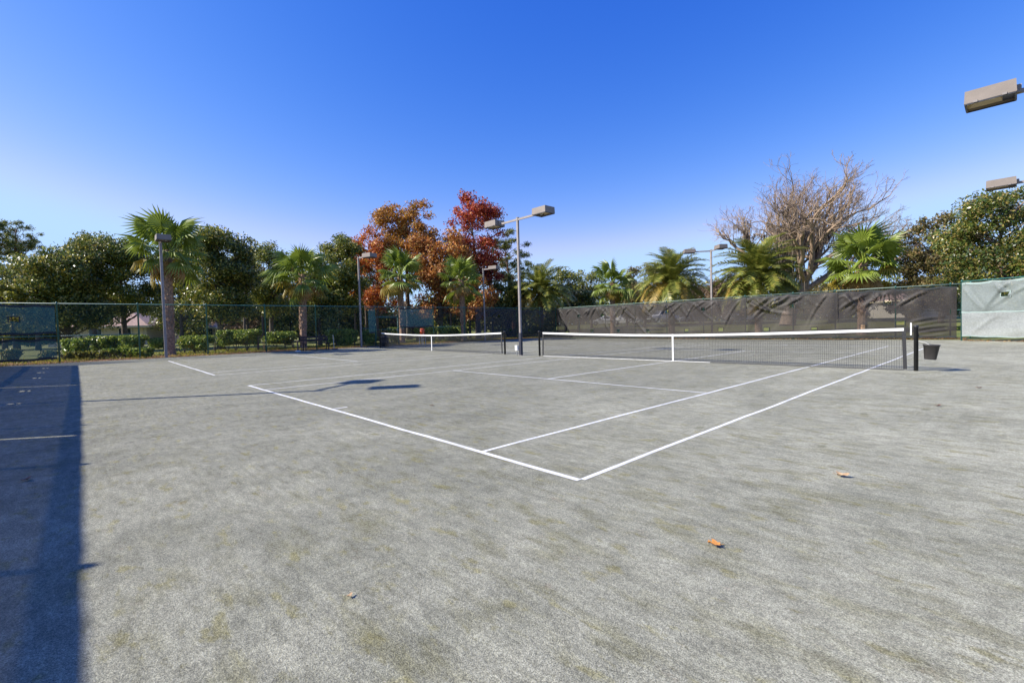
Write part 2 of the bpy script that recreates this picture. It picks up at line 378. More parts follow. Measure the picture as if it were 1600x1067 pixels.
# ------------------------------------------------------------------ nets
def tennis_net(cx, label):
    zc = zg(cx, 0)+CZ
    t = thing('tennis_net', label, 'tennis net', (cx, 0, zc), 0, 'tennis nets across the two courts')
    def top(x): return .93 + .125*min(1, (abs(x)/6.2))**1.6
    z0 = lambda x: zg(cx+x, 0)+CZ-zc
    X0 = 6.17
    for s in (-1, 1):
        b = MB(); b.lathe([(.046, -.02), (.046, 1.07), (.052, 1.072), (.052, 1.1), (.02, 1.12)], (s*6.4, 0, z0(s*6.4)), 14); b.obj('net_post', M['black'], t, True)
        b = MB(); xs = s*X0
        b.box((xs+s*.01, 0, z0(xs)+.55), (.075, .014, 1.04), M=Matrix.Rotation(s*R(-1.6), 3, 'Y')); b.obj('side_band', M['black'], t)
        b = MB()                                     # lacing between band and post
        zz = np.linspace(.1, 1.0, 9)
        b.tube([(xs if i % 2 else s*6.37, 0, z0(xs)+v) for i, v in enumerate(zz)], .004, 4); b.obj('lacing', M['cord'], t)
        b = MB(); b.tube([(xs, 0, z0(xs)+top(xs)-.01), (s*6.42, 0, z0(xs)+1.06), (s*6.46, 0, z0(xs)+.8)], .006, 5); b.obj('net_cable', M['cord'], t)
    b = MB(); n = 40
    V = []; F = []
    for i in range(n+1):
        x = -X0 + 2*X0*i/n; zt = z0(x)+top(x)
        V += [(x, -.012, zt-.07), (x, -.014, zt), (x, .014, zt), (x, .012, zt-.07)]
    for i in range(n):
        for j in range(3): F.append((i*4+j, i*4+j+1, i*4+5+j, i*4+4+j))
    b.add(V, F).obj('headband', M['canvas'], t)
    b = MB(); b.box((0, 0, .46), (.055, .034, .95)); b.obj('centre_strap', M['canvas'], t)
    for xa, xb, mk in ((-X0, 1.3, 'line' if cx > -1 else 'black'), (1.3, X0, 'black')):
        b = MB(); V = []; F = []
        for i in range(n+1):
            x = xa+(xb-xa)*i/n; V += [(x, -.02, z0(x)+.004), (x, -.012, z0(x)+.014), (x, .012, z0(x)+.014), (x, .02, z0(x)+.004)]
        for i in range(n):
            for j in range(3): F.append((i*4+j, i*4+j+1, i*4+5+j, i*4+4+j))
        b.add(V, F).obj('bottom_band', M[mk], t)
    V = []; F = []; r = .0042                         # knotted square mesh, every cord real
    def cordp(pts):
        k0 = len(V)
        for p in pts:
            for a in (0, 2.1, 4.2): V.append((p[0]+r*math.cos(a)*.7, p[1]+r*math.sin(a), p[2]+r*math.cos(a)*.7))
        for i in range(len(pts)-1):
            for j in range(3): F.append((k0+i*3+j, k0+i*3+(j+1) % 3, k0+i*3+3+(j+1) % 3, k0+i*3+3+j))
    sp = .05; nx = int(2*X0/sp)
    for i in range(nx+1):
        x = -X0+i*sp; cordp([(x, 0, z0(x)+.03), (x, 0, z0(x)+top(x)-.02)])
        if top(x) and True: cordp([(x+sp/2, .006, z0(x)+top(x)*.72), (x+sp/2, .006, z0(x)+top(x)-.02)])   # doubled upper rows
    for k in range(20):
        cordp([(x, 0, z0(x)+.03+(top(x)-.06)*k/20) for x in np.linspace(-X0, X0, 14)])
    for k in range(6):
        cordp([(x, .006, z0(x)+top(x)*(.74+.04*k)) for x in np.linspace(-X0, X0, 14)])
    mobj('net_mesh', mesh_np('net_mesh', V, F, M['cord']), t)
    return t
netA = tennis_net(0, 'long black tennis net with white top band and bucket hung on one post')
netB = tennis_net(-15.12, 'tennis net with plain dark bottom edge on the court beside the hedges')
b = MB(); b.box((6.31, -.05, 1.03), (.03, .012, .3)); sc = b.obj('score_tab', M['white'], netA, loc=(0, 0, 0))
b = MB(); b.box((6.24, -.05, 1.06), (.02, .012, .12)); b.obj('score_bracket', M['black'], netA)

bk = thing('ball_bucket', 'charcoal plastic bucket hanging on the end post of the tennis net', 'bucket', (6.66, .0, .29+CZ))
b = MB(); pr = [(.115, 0), (.122, .02), (.16, .36), (.175, .365), (.175, .39), (.16, .392), (.152, .36), (.108, .02)]
V = []; F = []; n = 20
for r_, z in pr:
    for k in range(n):
        a = 2*math.pi*k/n; sq = 1/max(abs(math.cos(a)), abs(math.sin(a)))**.55
        V.append((r_*math.cos(a)*sq*1.05, r_*math.sin(a)*sq*.8, z))
for i in range(len(pr)-1):
    for k in range(n): F.append((i*n+k, i*n+(k+1) % n, (i+1)*n+(k+1) % n, (i+1)*n+k))
F.append(tuple(range(n-1, -1, -1))); F.append(tuple(range((len(pr)-1)*n, len(pr)*n)))
b.add(V, F).obj('pail', M['bucket'], bk, True)
b = MB(); b.tube([(.0, .13, .37), (-.13, .06, .45), (-.26, 0, .48), (-.27, -.02, .46), (-.13, -.07, .44), (0, -.13, .37)], .005, 6); b.obj('wire_handle', M['galv'], bk)
b = MB(); b.tube([(-.16, 0, .33), (-.27, 0, .38)], .012, 6); b.obj('hook', M['galv'], bk)
bk.rotation_euler = (0, R(4), 0); bk.scale = (.9, .9, .92)

# ------------------------------------------------------------------ fences
def chain(Lh, z0, z1, dz=lambda s: 0, pitch=.072, r=.0021):
    """straight crossing wires clipped to the panel, along local +X"""
    V = []; F = []; h = z1-z0
    def wire(a, c, off):
        k = len(V)
        for p in (a, c):
            z = p[1]+z0+dz(p[0])
            V.extend([(p[0], off+r, z), (p[0]-r*.8, off-r*.6, z-r*.8), (p[0]+r*.8, off-r*.6, z+r*.8)])
        F.extend([(k, k+1, k+4, k+3), (k+1, k+2, k+5, k+4), (k+2, k, k+3, k+5)])
    s = -h
    while s < Lh:
        a = max(0, s); c = min(Lh, s+h)
        if c > a:
            wire((a, a-s), (c, c-s), .002); wire((a, h-(a-s)), (c, h-(c-s)), -.002)
        s += pitch
    return V, F
def fence(name, label, p0, p1, hgt, posts, midz=None, wires=True, skip=(), group='chain-link fence runs round the courts', zbase=None, rail='green'):
    a = Vector(p0[:2]); c = Vector(p1[:2]); Lh = (c-a).length; ang = math.atan2((c-a).y, (c-a).x)
    zb = zg(a.x, a.y) if zbase is None else zbase
    t = thing(name, label, 'fence', (a.x, a.y, zb), ang, group)
    for s in posts:
        b = MB(); b.lathe([(.038, -.05), (.038, hgt+.02), (.045, hgt+.022), (.045, hgt+.05), (.015, hgt+.085)], (s, 0, 0), 10); b.obj('post', M['green'], t, True)
    b = MB(); b.tube([(-.02, 0, hgt), (Lh+.02, 0, hgt)], .024, 8); b.obj('top_rail', M[rail], t, True)
    for i in range(len(posts)-1):
        if midz is not None and i not in skip:
            b = MB(); b.tube([(posts[i], 0, midz), (posts[i+1], 0, midz)], .021, 8); b.obj('middle_rail', M['green'], t, True)
    b = MB(); b.tube([(0, 0, .06), (Lh, 0, .06)], .004, 5); b.obj('bottom_wire', M['greendk'], t)
    if wires:
        V, F = chain(Lh, .05, hgt)
        mobj('chain_link_mesh', mesh_np('chain_link_mesh', V, F, M['greendk']), t, loc=(0, -.03, 0))
    return t, ang
FX = -23.3
HL = 2.86
y0 = -15.83
fl, _ = fence('chain_link_fence', 'long green chain-link fence in front of the hedges and palms', (FX, -18.88), (FX, 20.0), HL,
              [0]+[3.05*k for k in range(1, 7)]+[3.05*6.37, 3.05*6.99]+[3.05*k for k in range(8, 13)]+[38.85], 1.3, skip=(2, 3, 4, 5, 7, 10, 11, 12))
fr, _ = fence('chain_link_fence', 'green chain-link fence carrying the wrinkled black windscreens', (-23.3, 20.0), (.4, 19.55), 3.05, [0]+[3.05*k for k in range(1, 8)]+[23.7], 1.62, zbase=0, rail='railpale')
fr2, _ = fence('chain_link_fence', 'short green chain-link fence run beside the gap in the screens', (.4, 19.55), (6.4, 20.55), 3.05, [2.9, 5.25, 6.05], 1.62, rail='railpale')
fg, _ = fence('chain_link_fence', 'green chain-link fence behind the pale faded windscreen', (6.15, 18.35), (13.2, 15.3), 3.05, [0, 3.05, 6.1, 7.65], None)
fb, _ = fence('chain_link_fence', 'green chain-link fence casting the long screen shadow', (-24.4+1.1, -18.56), (21.35, -18.56), 3.05, [3.05*k+1.95-1.1 for k in range(0, 15)], 1.62, wires=False, zbase=0)

def windscreen(label, org, ang, x0, x1, z0, z1, mat, holes=(), amp=.03, folds=(), off=-.06, cell=.075, group=None, hem='hem', hemw=.10, sag=.06, seed=0, parent_z=0, curtain=0):
    rs = np.random.default_rng(seed)
    t = thing('windscreen', label, 'windscreen', (org[0], org[1], parent_z), ang, group)
    nx = max(2, int((x1-x0)/cell)); nz = max(2, int((z1-z0)/cell))
    X = np.linspace(x0, x1, nx+1); Z = np.linspace(z0, z1, nz+1)
    gx, gz = np.meshgrid(X, Z)
    u = (gx-x0)/(x1-x0); v = (gz-z0)/(z1-z0)
    d = np.zeros_like(gx)
    for _ in range(5):
        kx, kz, ph = rs.uniform(.8, 4.5), rs.uniform(-2.5, 2.5), rs.uniform(0, 6.28)
        d += np.sin(kx*gx+kz*gz+ph+.7*np.sin(gz*1.7+kx))*amp*.5
    for (fx, fz, ang_, ln, wd, am) in folds:           # sharp drape creases: start point, direction, length, width, depth
        dx = gx-fx; dzz = gz-fz; c_, s_ = math.cos(ang_), math.sin(ang_)
        al = dx*c_+dzz*s_; ac = -dx*s_+dzz*c_ + .12*np.sin(al*1.3)
        wgt = np.clip(al/.25, 0, 1)*np.clip((ln-al)/(.5*ln), 0, 1)
        d -= am*wgt*np.exp(-(ac/wd)**2) - am*.6*wgt*np.exp(-((ac-wd*1.8)/wd)**2)
    # ties: cloth is held back to the fence at its rim
    edge_ = np.minimum(1, np.minimum(np.minimum(u, 1-u)*(x1-x0), np.minimum(v, 1-v)*(z1-z0))/.25)
    d = d*(.25+.75*edge_)
    zz = gz - sag*np.abs(np.sin(gx*math.pi/1.05+rs.uniform(0, 3)))*np.clip((v-.75)/.25, 0, 1)*rs.uniform(.6, 1.3)
    zz += (np.sin(gx*2.1+1)*.02+np.sin(gx*5.3)*.012)*np.clip((.15-v)/.15, 0, 1)
    V = np.stack([gx, np.full_like(gx, off)+np.minimum(d, .025)*1.0, zz], -1).reshape(-1, 3)
    keep = []
    hemf = []
    for j in range(nz):
        zc = (Z[j]+Z[j+1])/2
        for i in range(nx):
            xc = (X[i]+X[i+1])/2
            if any(abs(xc-hx) < hw and abs(zc-hz) < hh for hx, hz, hw, hh in holes): continue
            q = (j*(nx+1)+i, j*(nx+1)+i+1, (j+1)*(nx+1)+i+1, (j+1)*(nx+1)+i)
            keep.append(q)
    mobj('cloth', mesh_np('windscreen_cloth', V, keep, mat, True), t)
    if hemw:
        for jz in (nz, 0):                               # folded hems along top and bottom
            rowv = V.reshape(nz+1, nx+1, 3)[jz]
            sgn = -1 if jz == nz else 1
            A = rowv+np.array([0, -.006, 0]); B_ = rowv+np.array([0, -.006, sgn*hemw])
            VV = np.concatenate([A, B_]); FF = [(i, i+1, nx+1+i+1, nx+1+i) for i in range(nx)]
            mobj('hem', mesh_np('hem', VV, FF, M[hem], True), t)
    if z1 > 2.5 and amp > .02:
        for xt in np.arange(x0+.15, x1, .9):             # cord ties through the grommets
            b = MB(); b.tube([(xt, off-.012, z1-.07), (xt+.02, off*.4, z1+.05), (xt+.03, .03, z1+.03), (xt, off-.012, z1-.07)], .006, 4); b.obj('tie_cord', M['cord'], t)
    for hx, hz, hw, hh in holes:                         # vent flaps: stitched rim and a cloth flap folded behind the opening
        b = MB()
        for s in (-1, 1):
            b.box((hx+s*(hw+.02), off-.006, hz), (.04, .012, 2*hh+.08)); b.box((hx, off-.007, hz+s*(hh+.02)), (2*hw, .012, .04))
        b.obj('vent_rim', M[hem], t)
    return t
rf = lambda lo, hi: random.uniform(lo, hi)
def rfolds(x0, x1, n, zt, seed, am=.12):
    r_ = random.Random(seed); o = []
    for _ in range(n):
        x = r_.uniform(x0, x1); a = r_.choice([-1, 1])*r_.uniform(.6, 1.3)
        o.append((x, zt-r_.uniform(0, .15), -math.pi/2+a*.75, r_.uniform(.8, 2.6), r_.uniform(.035, .085), am*r_.uniform(.5, 1.3)))
    return o
# right-hand run, front lit: three long black cloths and a loose end piece
oA = (-23.3, 20.0); aA = math.atan2(-.45, 23.7); G = 'black windscreens on the sunlit fence'
wob = lambda r_: None
def vents(x0, x1, rows, step, seed, w=.17, h=.13):
    r_ = random.Random(seed); o = []
    x = x0+step*.4; k = 0
    while x < x1-.4:
        o.append((x, rows[k % len(rows)]+r_.uniform(-.05, .05), w, h)); k += 1; x += step*r_.uniform(.8, 1.2)/len(rows)
    return o
windscreen('dark grey windscreen meeting the sheer black screens at the fence corner', oA, aA, .15, 9.27, .12, 3.0, M['sbk'], vents(.3, 9, (.75, 2.2), 3.0, 3),
           .035, rfolds(.5, 8.8, 16, 2.95, 5)+[(5.2, 2.9, -1.0, 2.4, .07, .1), (5.6, 2.9, -1.15, 2.6, .06, .1)], seed=1, group=G)
windscreen('dark grey windscreen with a pickup truck showing through behind it', oA, aA, 9.3, 18.42, .12, 3.0, M['sbk'], vents(9.3, 18, (.72, 2.25), 3.0, 8),
           .04, rfolds(9.4, 18, 18, 2.95, 9)+[(9.3, 1.6, -.75, 2.6, .07, .12), (9.35, 1.9, -.85, 2.8, .06, .1), (12.4, 2.95, -1.05, 2.4, .07, .1)], seed=2, group=G)
windscreen('dark grey windscreen sagging in swags in front of the mossy bare oak', oA, aA, 18.45, 23.85, .12, 3.0, M['sbk'], vents(18.5, 23.4, (.7, 2.2), 3.0, 12),
           .045, rfolds(18.5, 23.3, 12, 2.95, 13)+[(18.4, 2.9, -.5, 2.6, .09, .13), (18.5, 2.6, -.35, 3.0, .09, .12), (21.2, 2.95, -2.5, 2.6, .09, .12), (21.1, 2.7, -2.7, 2.2, .08, .1)], seed=3, group=G)
oA2 = (.4, 19.55); aA2 = math.atan2(1.0, 6.0)
windscreen('dark grey windscreen with a rumpled lower corner beside the open gap', oA2, aA2, .14, 5.5, .10, 2.98, M['sbk'], vents(.3, 3.6, (.72, 2.2), 2.8, 15)+[(3.1, .95, .2, .13)],
           .05, rfolds(.3, 5, 10, 2.9, 16)+[(5.2, .3+.25*k, 3.14+.25, 2.4, .06, .07) for k in range(5)], seed=4, group=G)
oG = (6.15, 18.35); aG = math.atan2(-3.05, 7.05)
windscreen('upper greenish strip of the faded windscreen over the pale patch', oG, aG, .03, 7.6, 1.4, 3.0, M['sgl2'], [(1.72, 2.3, .16, .12), (4.6, 2.3, .16, .12)], .05,
           rfolds(.2, 7, 14, 2.95, 21, .1)+[(.1, 2.8, -.9, 1.6, .06, .12)], hem='hemg', seed=5, group='faded windscreens beyond the bucket')
windscreen('lower pale patched strip of the faded windscreen beyond the bucket', oG, aG, .05, 7.6, .22, 1.5, M['sgl'], (), .035, rfolds(.2, 7, 6, 1.45, 22, .05), hem='hemg', seed=25, off=-.085, hemw=.06, sag=.02, group='faded windscreens beyond the bucket')
# left-hand run, back lit
oL = (FX, -18.88); aL = math.pi/2; zl = zg(FX, 0)
GL = 'windscreens on the hedge-side fence'
windscreen('upper translucent green windscreen panel with a small framed vent', oL, aL, .05, 2.98, 1.4, 2.8, M['sgn'], [(1.62, 2.12, .16, .1)], .012, rfolds(.2, 2.8, 5, 2.75, 31, .02), seed=6, group=GL, parent_z=zl, off=-.07)
windscreen('lower translucent green windscreen panel above a strip of bright grass', oL, aL, .05, 2.98, .18, 1.22, M['sgn'], (), .012, seed=7, group=GL, parent_z=zl, off=-.07)
windscreen('narrow translucent green windscreen on the hedge side of the fence gate', oL, aL, 18.9, 19.4, .95, 2.8, M['sgn'], (), .02, seed=8, group=GL, parent_z=zl, off=-.07)
windscreen('translucent green windscreen behind the orange cooler', oL, aL, 21.4, 24.3, 1.3, 2.8, M['sgn'], (), .02, rfolds(21.6, 24, 4, 2.75, 33, .03), seed=9, group=GL, parent_z=zl, off=-.07)
windscreen('sheer black windscreen stretched between the fan palm and the tall lamp pole', oL, aL, 28.6, 33.4, .2, 2.78, M['sbk2'], vents(29, 33, (.8, 2.1), 2.4, 34), .03, rfolds(28.8, 33, 7, 2.75, 35), seed=10, group=GL, parent_z=zl, off=-.07)
windscreen('sheer black windscreen drooping in loose folds by the far fence corner', oL, aL, 33.5, 38.75, .2, 2.78, M['sbk2'], vents(34, 38, (.8, 2.1), 2.4, 36), .05,
           rfolds(33.7, 38, 10, 2.75, 37)+[(36+.25*k, 2.7, -2.0, 1.8, .05, .09) for k in range(7)], seed=11, group=GL, parent_z=zl, off=-.07, sag=.16)
# fence behind the camera: its cloth throws the long shadow on the court
oB = (FX, -18.56); GB = 'windscreens along the shadow-casting fence'
sx = [.05, 8.0+2.15+.9, 20.2, 29.35, 38.5]
sx = [.06, 11.05, 20.2, 29.35, 38.5]
words = ['at the hedge end', 'above the far bench end', 'behind the service line', 'nearest the bucket side']
for i in range(4):
    a_, c_ = sx[i]+.03, sx[i+1]-.05
    hl = [(a_+1.35+3.05*k, 2.02, .17, .09) for k in range(int((c_-a_)/3.05))]
    lb = 'green windscreen tied to the shadow-casting fence, upper strip ' + ['next to the fence corner', 'second from the corner', 'third from the corner', 'fourth from the corner'][i]
    windscreen(lb, oB, 0, a_, c_, 1.5, 3.04, M['sback'], hl, .012, seed=40+i, group=GB, parent_z=0, off=.06, cell=.16, hemw=.19, sag=.008)
    windscreen(lb.replace('upper', 'lower'), oB, 0, a_, c_, .12, 1.6, M['sback'], (), .012, seed=50+i, group=GB, parent_z=0, off=.10, cell=.2, hemw=.12)

# gate in the left fence
gt = thing('fence_gate', 'green tubular gate frame standing in the chain-link fence by the net', 'gate', (FX, .62, zg(FX, 0)), math.pi/2)
for s in (.03, 1.78):
    b = MB(); b.tube([(s, .06, .05), (s, .06, 2.1)], .024, 8); b.obj('gate_stile', M['green'], gt, True)
for z in (.08, 1.2, 2.08):
    b = MB(); b.tube([(.03, .06, z), (1.78, .06, z)], .02, 8); b.obj('gate_rail', M['green'], gt, True)
b = MB(); b.tube([(-.05, .0, 2.14), (1.85, .0, 2.14)], .024, 8); b.obj('header_rail', M['green'], gt, True)
b = MB(); b.box((1.7, .0, 1.15), (.1, .05, .12)); b.obj('latch', M['galv'], gt)

# ------------------------------------------------------------------ lamp poles
def lamp_head(parent, loc, rz, ln=.8, wd=.62, hg=.27):
    mtx = Matrix.Translation(loc) @ Matrix.Rotation(rz, 4, 'Z')
    def T(b): b.v = [tuple(mtx @ Vector(p)) for p in b.v]; return b
    b = MB(); x, y, h = ln/2, wd/2, hg
    V = [(-x*.97, -y*.97, h), (x*.97, -y*.97, h), (x*.97, y*.97, h), (-x*.97, y*.97, h), (-x, -y, 0), (x, -y, 0), (x, y, 0), (-x, y, 0)]
    q = .035
    V += [(-x+q, -y+q, 0), (x-q, -y+q, 0), (x-q, y-q, 0), (-x+q, y-q, 0), (-x+q, -y+q, .05), (x-q, -y+q, .05), (x-q, y-q, .05), (-x+q, y-q, .05)]
    F = [(0, 1, 2, 3)]
    for i in range(4):
        j = (i+1) % 4
        F += [(4+i, 4+j, j, i), (4+j, 4+i, 8+i, 8+j), (8+j, 8+i, 12+i, 12+j)]
    hd = T(b.add(V, F)).obj('lamp_head', M['housing'], parent)
    b = MB(); rx, ry = x-q, y-q                          # stepped reflector inside the open underside
    V = [(-rx, -ry, .052), (rx*.5, -ry, .052), (rx*.5, ry, .052), (-rx, ry, .052), (-rx*.45, -ry*.4, .2), (rx*.3, -ry*.4, .2), (rx*.3, ry*.4, .2), (-rx*.45, ry*.4, .2)]
    T(b.add(V, [(4, 5, 6, 7), (0, 1, 5, 4), (1, 2, 6, 5), (2, 3, 7, 6), (3, 0, 4, 7)])).obj('reflector', M['hinside'], hd)
    b = MB(); b.box((rx*.75, 0, .056), (rx*.5, ry*2, .01)); T(b).obj('ballast_cover', M['sleeve'], hd)
    b = MB(); b.box((rx*.72, -ry*.55, .047), (.12, .05, .006)); T(b).obj('rating_plate', M['white'], hd)
    b = MB()                                             # hinged door frame round the opening
    for s_ in (-1, 1): b.box((0, s_*(y-.02), -.012), (ln-.02, .03, .022)); b.box((s_*(x-.02), 0, -.012), (.03, wd-.07, .022))
    T(b).obj('door_frame', M['sleeve'], hd)
    for s_ in (-.22, .22): b = MB(); b.box((s_, -y-.008, .01), (.07, .016, .045)); T(b).obj('hinge', M['bronze'], hd)
    b = MB(); b.box((x+.03, 0, .12), (.07, .16, .16)); T(b).obj('arm_knuckle', M['bronze'], hd)
    b = MB(); b.lathe([(.02, -.12), (.05, -.09), (.055, 0), (.035, .08), (.03, .14)], (0, 0, 0), 12)
    b.v = [(p[2]+rx*.15, p[1], p[0]+.11) for p in b.v]; T(b).obj('bulb', M['lens'], hd, True)
    return hd
def lamp_pole(label, x, y, h, heads, wd=.115, group='court lamp poles', sleeve=False, z=None):
    t = thing('lamp_pole', label, 'lamp pole', (x, y, zg(x, y) if z is None else z), 0, group)
    b = MB(); b.box((0, 0, h/2), (wd, wd, h)); b.obj('pole', M['bronze'], t)
    b = MB(); b.box((0, 0, h+.012), (wd+.02, wd+.02, .03)); b.obj('pole_cap', M['bronze'], t)
    b = MB(); b.box((0, 0, .01), (wd*2.3, wd*2.3, .03)); b.obj('base_plate', M['bronze'], t)
    if sleeve:
        b = MB(); b.box((.0, .0, .53), (wd+.03, wd+.03, 1.05)); b.obj('base_sleeve', M['sleeve'], t)
    for (dx, dy) in heads:
        r_ = math.hypot(dx, dy); a = math.atan2(dy, dx); k = (r_-.4)/r_
        b = MB(); b.box((dx*k/2, dy*k/2, h-.07), (r_*k, .06, .09), a); b.obj('arm', M['bronze'], t)
        lamp_head(t, (dx, dy, h-.14), a + math.pi)       # ballast end sits at the arm
    return t
lc = lamp_pole('tall lamp pole with two box lamp heads between the two tennis nets', -7.5, -.1, 6.32, [(1.62, 0), (-1.62, 0)], .095, sleeve=True)
b = MB(); b.box((-.17, -.1, .36), (.15, .1, .24)); b.obj('switch_box', M['white'], lc)
b = MB(); b.tube([(-.17, -.1, 0), (-.17, -.1, .25)], .02, 8); b.obj('conduit', M['galv'], lc)
b = MB(); b.box((-.1, -.06, .36), (.12, .03, .05)); b.obj('box_bracket', M['galv'], lc)
lamp_pole('lamp pole with two splayed heads at the shadow-casting fence', -7.7, -18.35, 6.4, [(.9, 1.45), (-.9, 1.45)])
lamp_pole('lamp pole with two splayed heads rising behind the black windscreens', -7.75, 20.45, 6.75, [(1.15, -.95), (-1.25, -.95)])
lamp_pole('single-headed lamp pole standing beside the big fan palm trunk', -23.05, -11.7, 6.25, [(1.1, 0)], .12)
lamp_pole('single-headed lamp pole at the hedge fence near the dark bin', -23.1, -.62, 6.3, [(1.1, .3)], .10)
lamp_pole('single-headed lamp pole in front of the rust-coloured tree', -23.1, 10.6, 6.2, [(1.1, .3)], .10)
lamp_pole('lamp pole at the sideline in line with the bucket end of the net', 9.25, -.15, 6.15, [(-1.6, 0)], .12)
lamp_pole('lamp pole at the sideline near the pale faded windscreen', 9.25, 10.65, 6.25, [(-1.6, 0)], .12)

# ------------------------------------------------------------------ small court furniture
q = Vector((-22.4, 3.9, 0)); q.z = zg(q.x, q.y)+CZ
st = thing('cooler_stand', 'pale wooden stand under the orange water cooler', 'stand', q)
b = MB(); b.box((0, 0, .74), (.42, .42, .04)); b.obj('top_board', M['wood'], st)
for sx_ in (-.16, .16):
    for sy_ in (-.16, .16): b = MB(); b.box((sx_, sy_, .36), (.05, .05, .72)); b.obj('leg', M['galv'], st)
b = MB(); b.box((0, 0, .25), (.36, .36, .025)); b.obj('lower_shelf', M['wood'], st)
ck = thing('water_cooler', 'round orange water cooler on a stand by the hedge fence', 'cooler', q+Vector((0, 0, .76)))
b = MB(); b.lathe([(.15, 0), (.165, .01), (.175, .2), (.18, .38)], (0, 0, 0), 18); b.obj('barrel', M['orange'], ck, True)
b = MB(); b.lathe([(.185, .38), (.188, .42), (.15, .45), (.05, .46)], (0, 0, 0), 18); b.obj('lid', M['orange'], ck, True)
b = MB(); b.tube([(.17, 0, .06), (.21, 0, .06), (.215, 0, .03)], .015, 6); b.obj('spigot', M['white'], ck)
for s in (-1, 1):
    b = MB(); b.tube([(0, s*.17, .33), (0, s*.215, .3), (0, s*.17, .27)], .012, 6); b.obj('handle', M['white'], ck)
q = Vector((-22.45, -.35+.9, 0)); q.z = zg(q.x, q.y)+CZ
q = Vector((-22.3, .75, 0)); q.z = zg(q.x, q.y)+CZ
tb = thing('trash_barrel', 'black trash barrel standing against the hedge fence by the gate', 'trash barrel', q)
b = MB(); b.lathe([(.24, 0), (.26, .02), (.275, .3), (.29, .31), (.285, .34), (.295, .62), (.31, .63), (.31, .66)], (0, 0, 0), 20); b.obj('barrel', M['black'], tb, True)
b = MB(); b.lathe([(.325, .66), (.32, .7), (.24, .79), (.1, .82)], (0, 0, 0), 20); b.obj('dome_lid', M['black'], tb, True)
q = Vector((-22.35, -4.0, 0)); q.z = zg(q.x, q.y)+CZ
bn = thing('court_bench', 'dark slatted court bench in front of a fan palm trunk', 'bench', q, R(90))
for k in range(3):
    b = MB(); b.box((0, -.14+.14*k, .45), (1.75, .12, .035)); b.obj('seat_slat', M['darkwood'], bn)
for k in range(2):
    b = MB(); b.box((0, .27+.02*k, .68+.16*k), (1.75, .03, .12)); b.obj('back_slat', M['darkwood'], bn)
for s in (-.72, .72):
    b = MB(); b.box((s, 0, .42), (.06, .44, .05)); b.box((s, -.17, .2), (.05, .05, .4)); b.box((s, .22, .42), (.05, .05, .84)); b.obj('leg_frame', M['darkwood'], bn)
q = Vector((-22.3, -5.15, 0)); q.z = zg(q.x, q.y)+CZ
wp = thing('shoe_brush_post', 'small pale shoe-brush post beside the dark court bench', 'post', q)
b = MB(); b.box((0, 0, .32), (.06, .06, .62)); b.obj('upright', M['wood'], wp)
b = MB(); b.box((0, 0, .02), (.3, .22, .06)); b.obj('foot_block', M['canvas'], wp)
b = MB(); b.box((0, 0, .64), (.26, .1, .05)); b.obj('hand_bar', M['wood'], wp)
q = Vector((-22.35, -2.85, 0)); q.z = zg(q.x, q.y)+CZ
ws = thing('line_sweeper', 'grey upright line sweeper handle leaning at the end of the bench', 'line sweeper', q)
b = MB(); b.tube([(0, 0, .06), (-.12, 0, .95)], .02, 8); b.obj('handle', M['galv'], ws)
b = MB(); b.box((.02, 0, .04), (.1, .42, .07)); b.obj('brush_head', M['wood'], ws)

# fallen leaves on the court
def fallen_leaf(label, u, v, size, rz, mat, curl=.35, lobes=5):
    d = (CH)*FPX/(v-hor(u)); p = P(u, d)
    V = [(0, 0, .012)]; n = lobes*4
    rr = random.Random(int(u))
    for k in range(n):
        a = 2*math.pi*k/n; r_ = size*(.5+.5*abs(math.cos(a*lobes/2)))*(1 if math.cos(a) > -.6 else .55)*rr.uniform(.85, 1.1)
        x, y = r_*math.cos(a), r_*.75*math.sin(a)
        V.append((x, y, .012+curl*(abs(y)**1.3)*1.6+curl*.7*abs(x)*(1 if rr.random() > .3 else .3)))
    t = thing('fallen_leaf', label, 'leaf', (p.x, p.y, p.z+CZ), rz, 'dead leaves lying on the court')
    me = mesh_np('blade', V, [(0, 1+k, 1+(k+1) % n) for k in range(n)], mat, True); mobj('blade', me, t)
    b = MB(); b.tube([(-size*.2, 0, .012), (-size*.9, size*.1, .012+.3*size)], [.0022, .0015], 4); b.obj('stalk', M['dead'], t)
    return t
lit = simple('dry_leaf_orange', (.62, .27, .06), .55, var=.35, vs=40); litb = simple('dry_leaf_tan', (.5, .33, .17), .6, var=.35, vs=30); litd = simple('dry_leaf_dark', (.16, .08, .05), .7, var=.3, vs=30)
fallen_leaf('bright orange curled leaf lying alone on the open court', 1115, 864, .052, R(200), lit, .55)
fallen_leaf('long tan leaf with a dark shadow outside the sideline', 1313, 751, .062, R(20), litb, .6, 3)
fallen_leaf('dark reddish leaf farther out past the tan leaf', 1466, 638, .06, R(60), litd, .5, 3)
fallen_leaf('small black leaf on the court near the bucket shadow', 1530, 609, .05, R(10), litd, .6, 3)
fallen_leaf('small dark leaf inside the baseline near the lamp shadow', 671, 637, .045, R(80), litd, .5, 3)
fallen_leaf('brown leaf lying within the long screen shadow', 27, 757, .06, R(150), litd, .5, 3)
fallen_leaf('tiny pale scrap of leaf on the foreground clay', 531, 947, .02, R(120), litb, .3, 3)

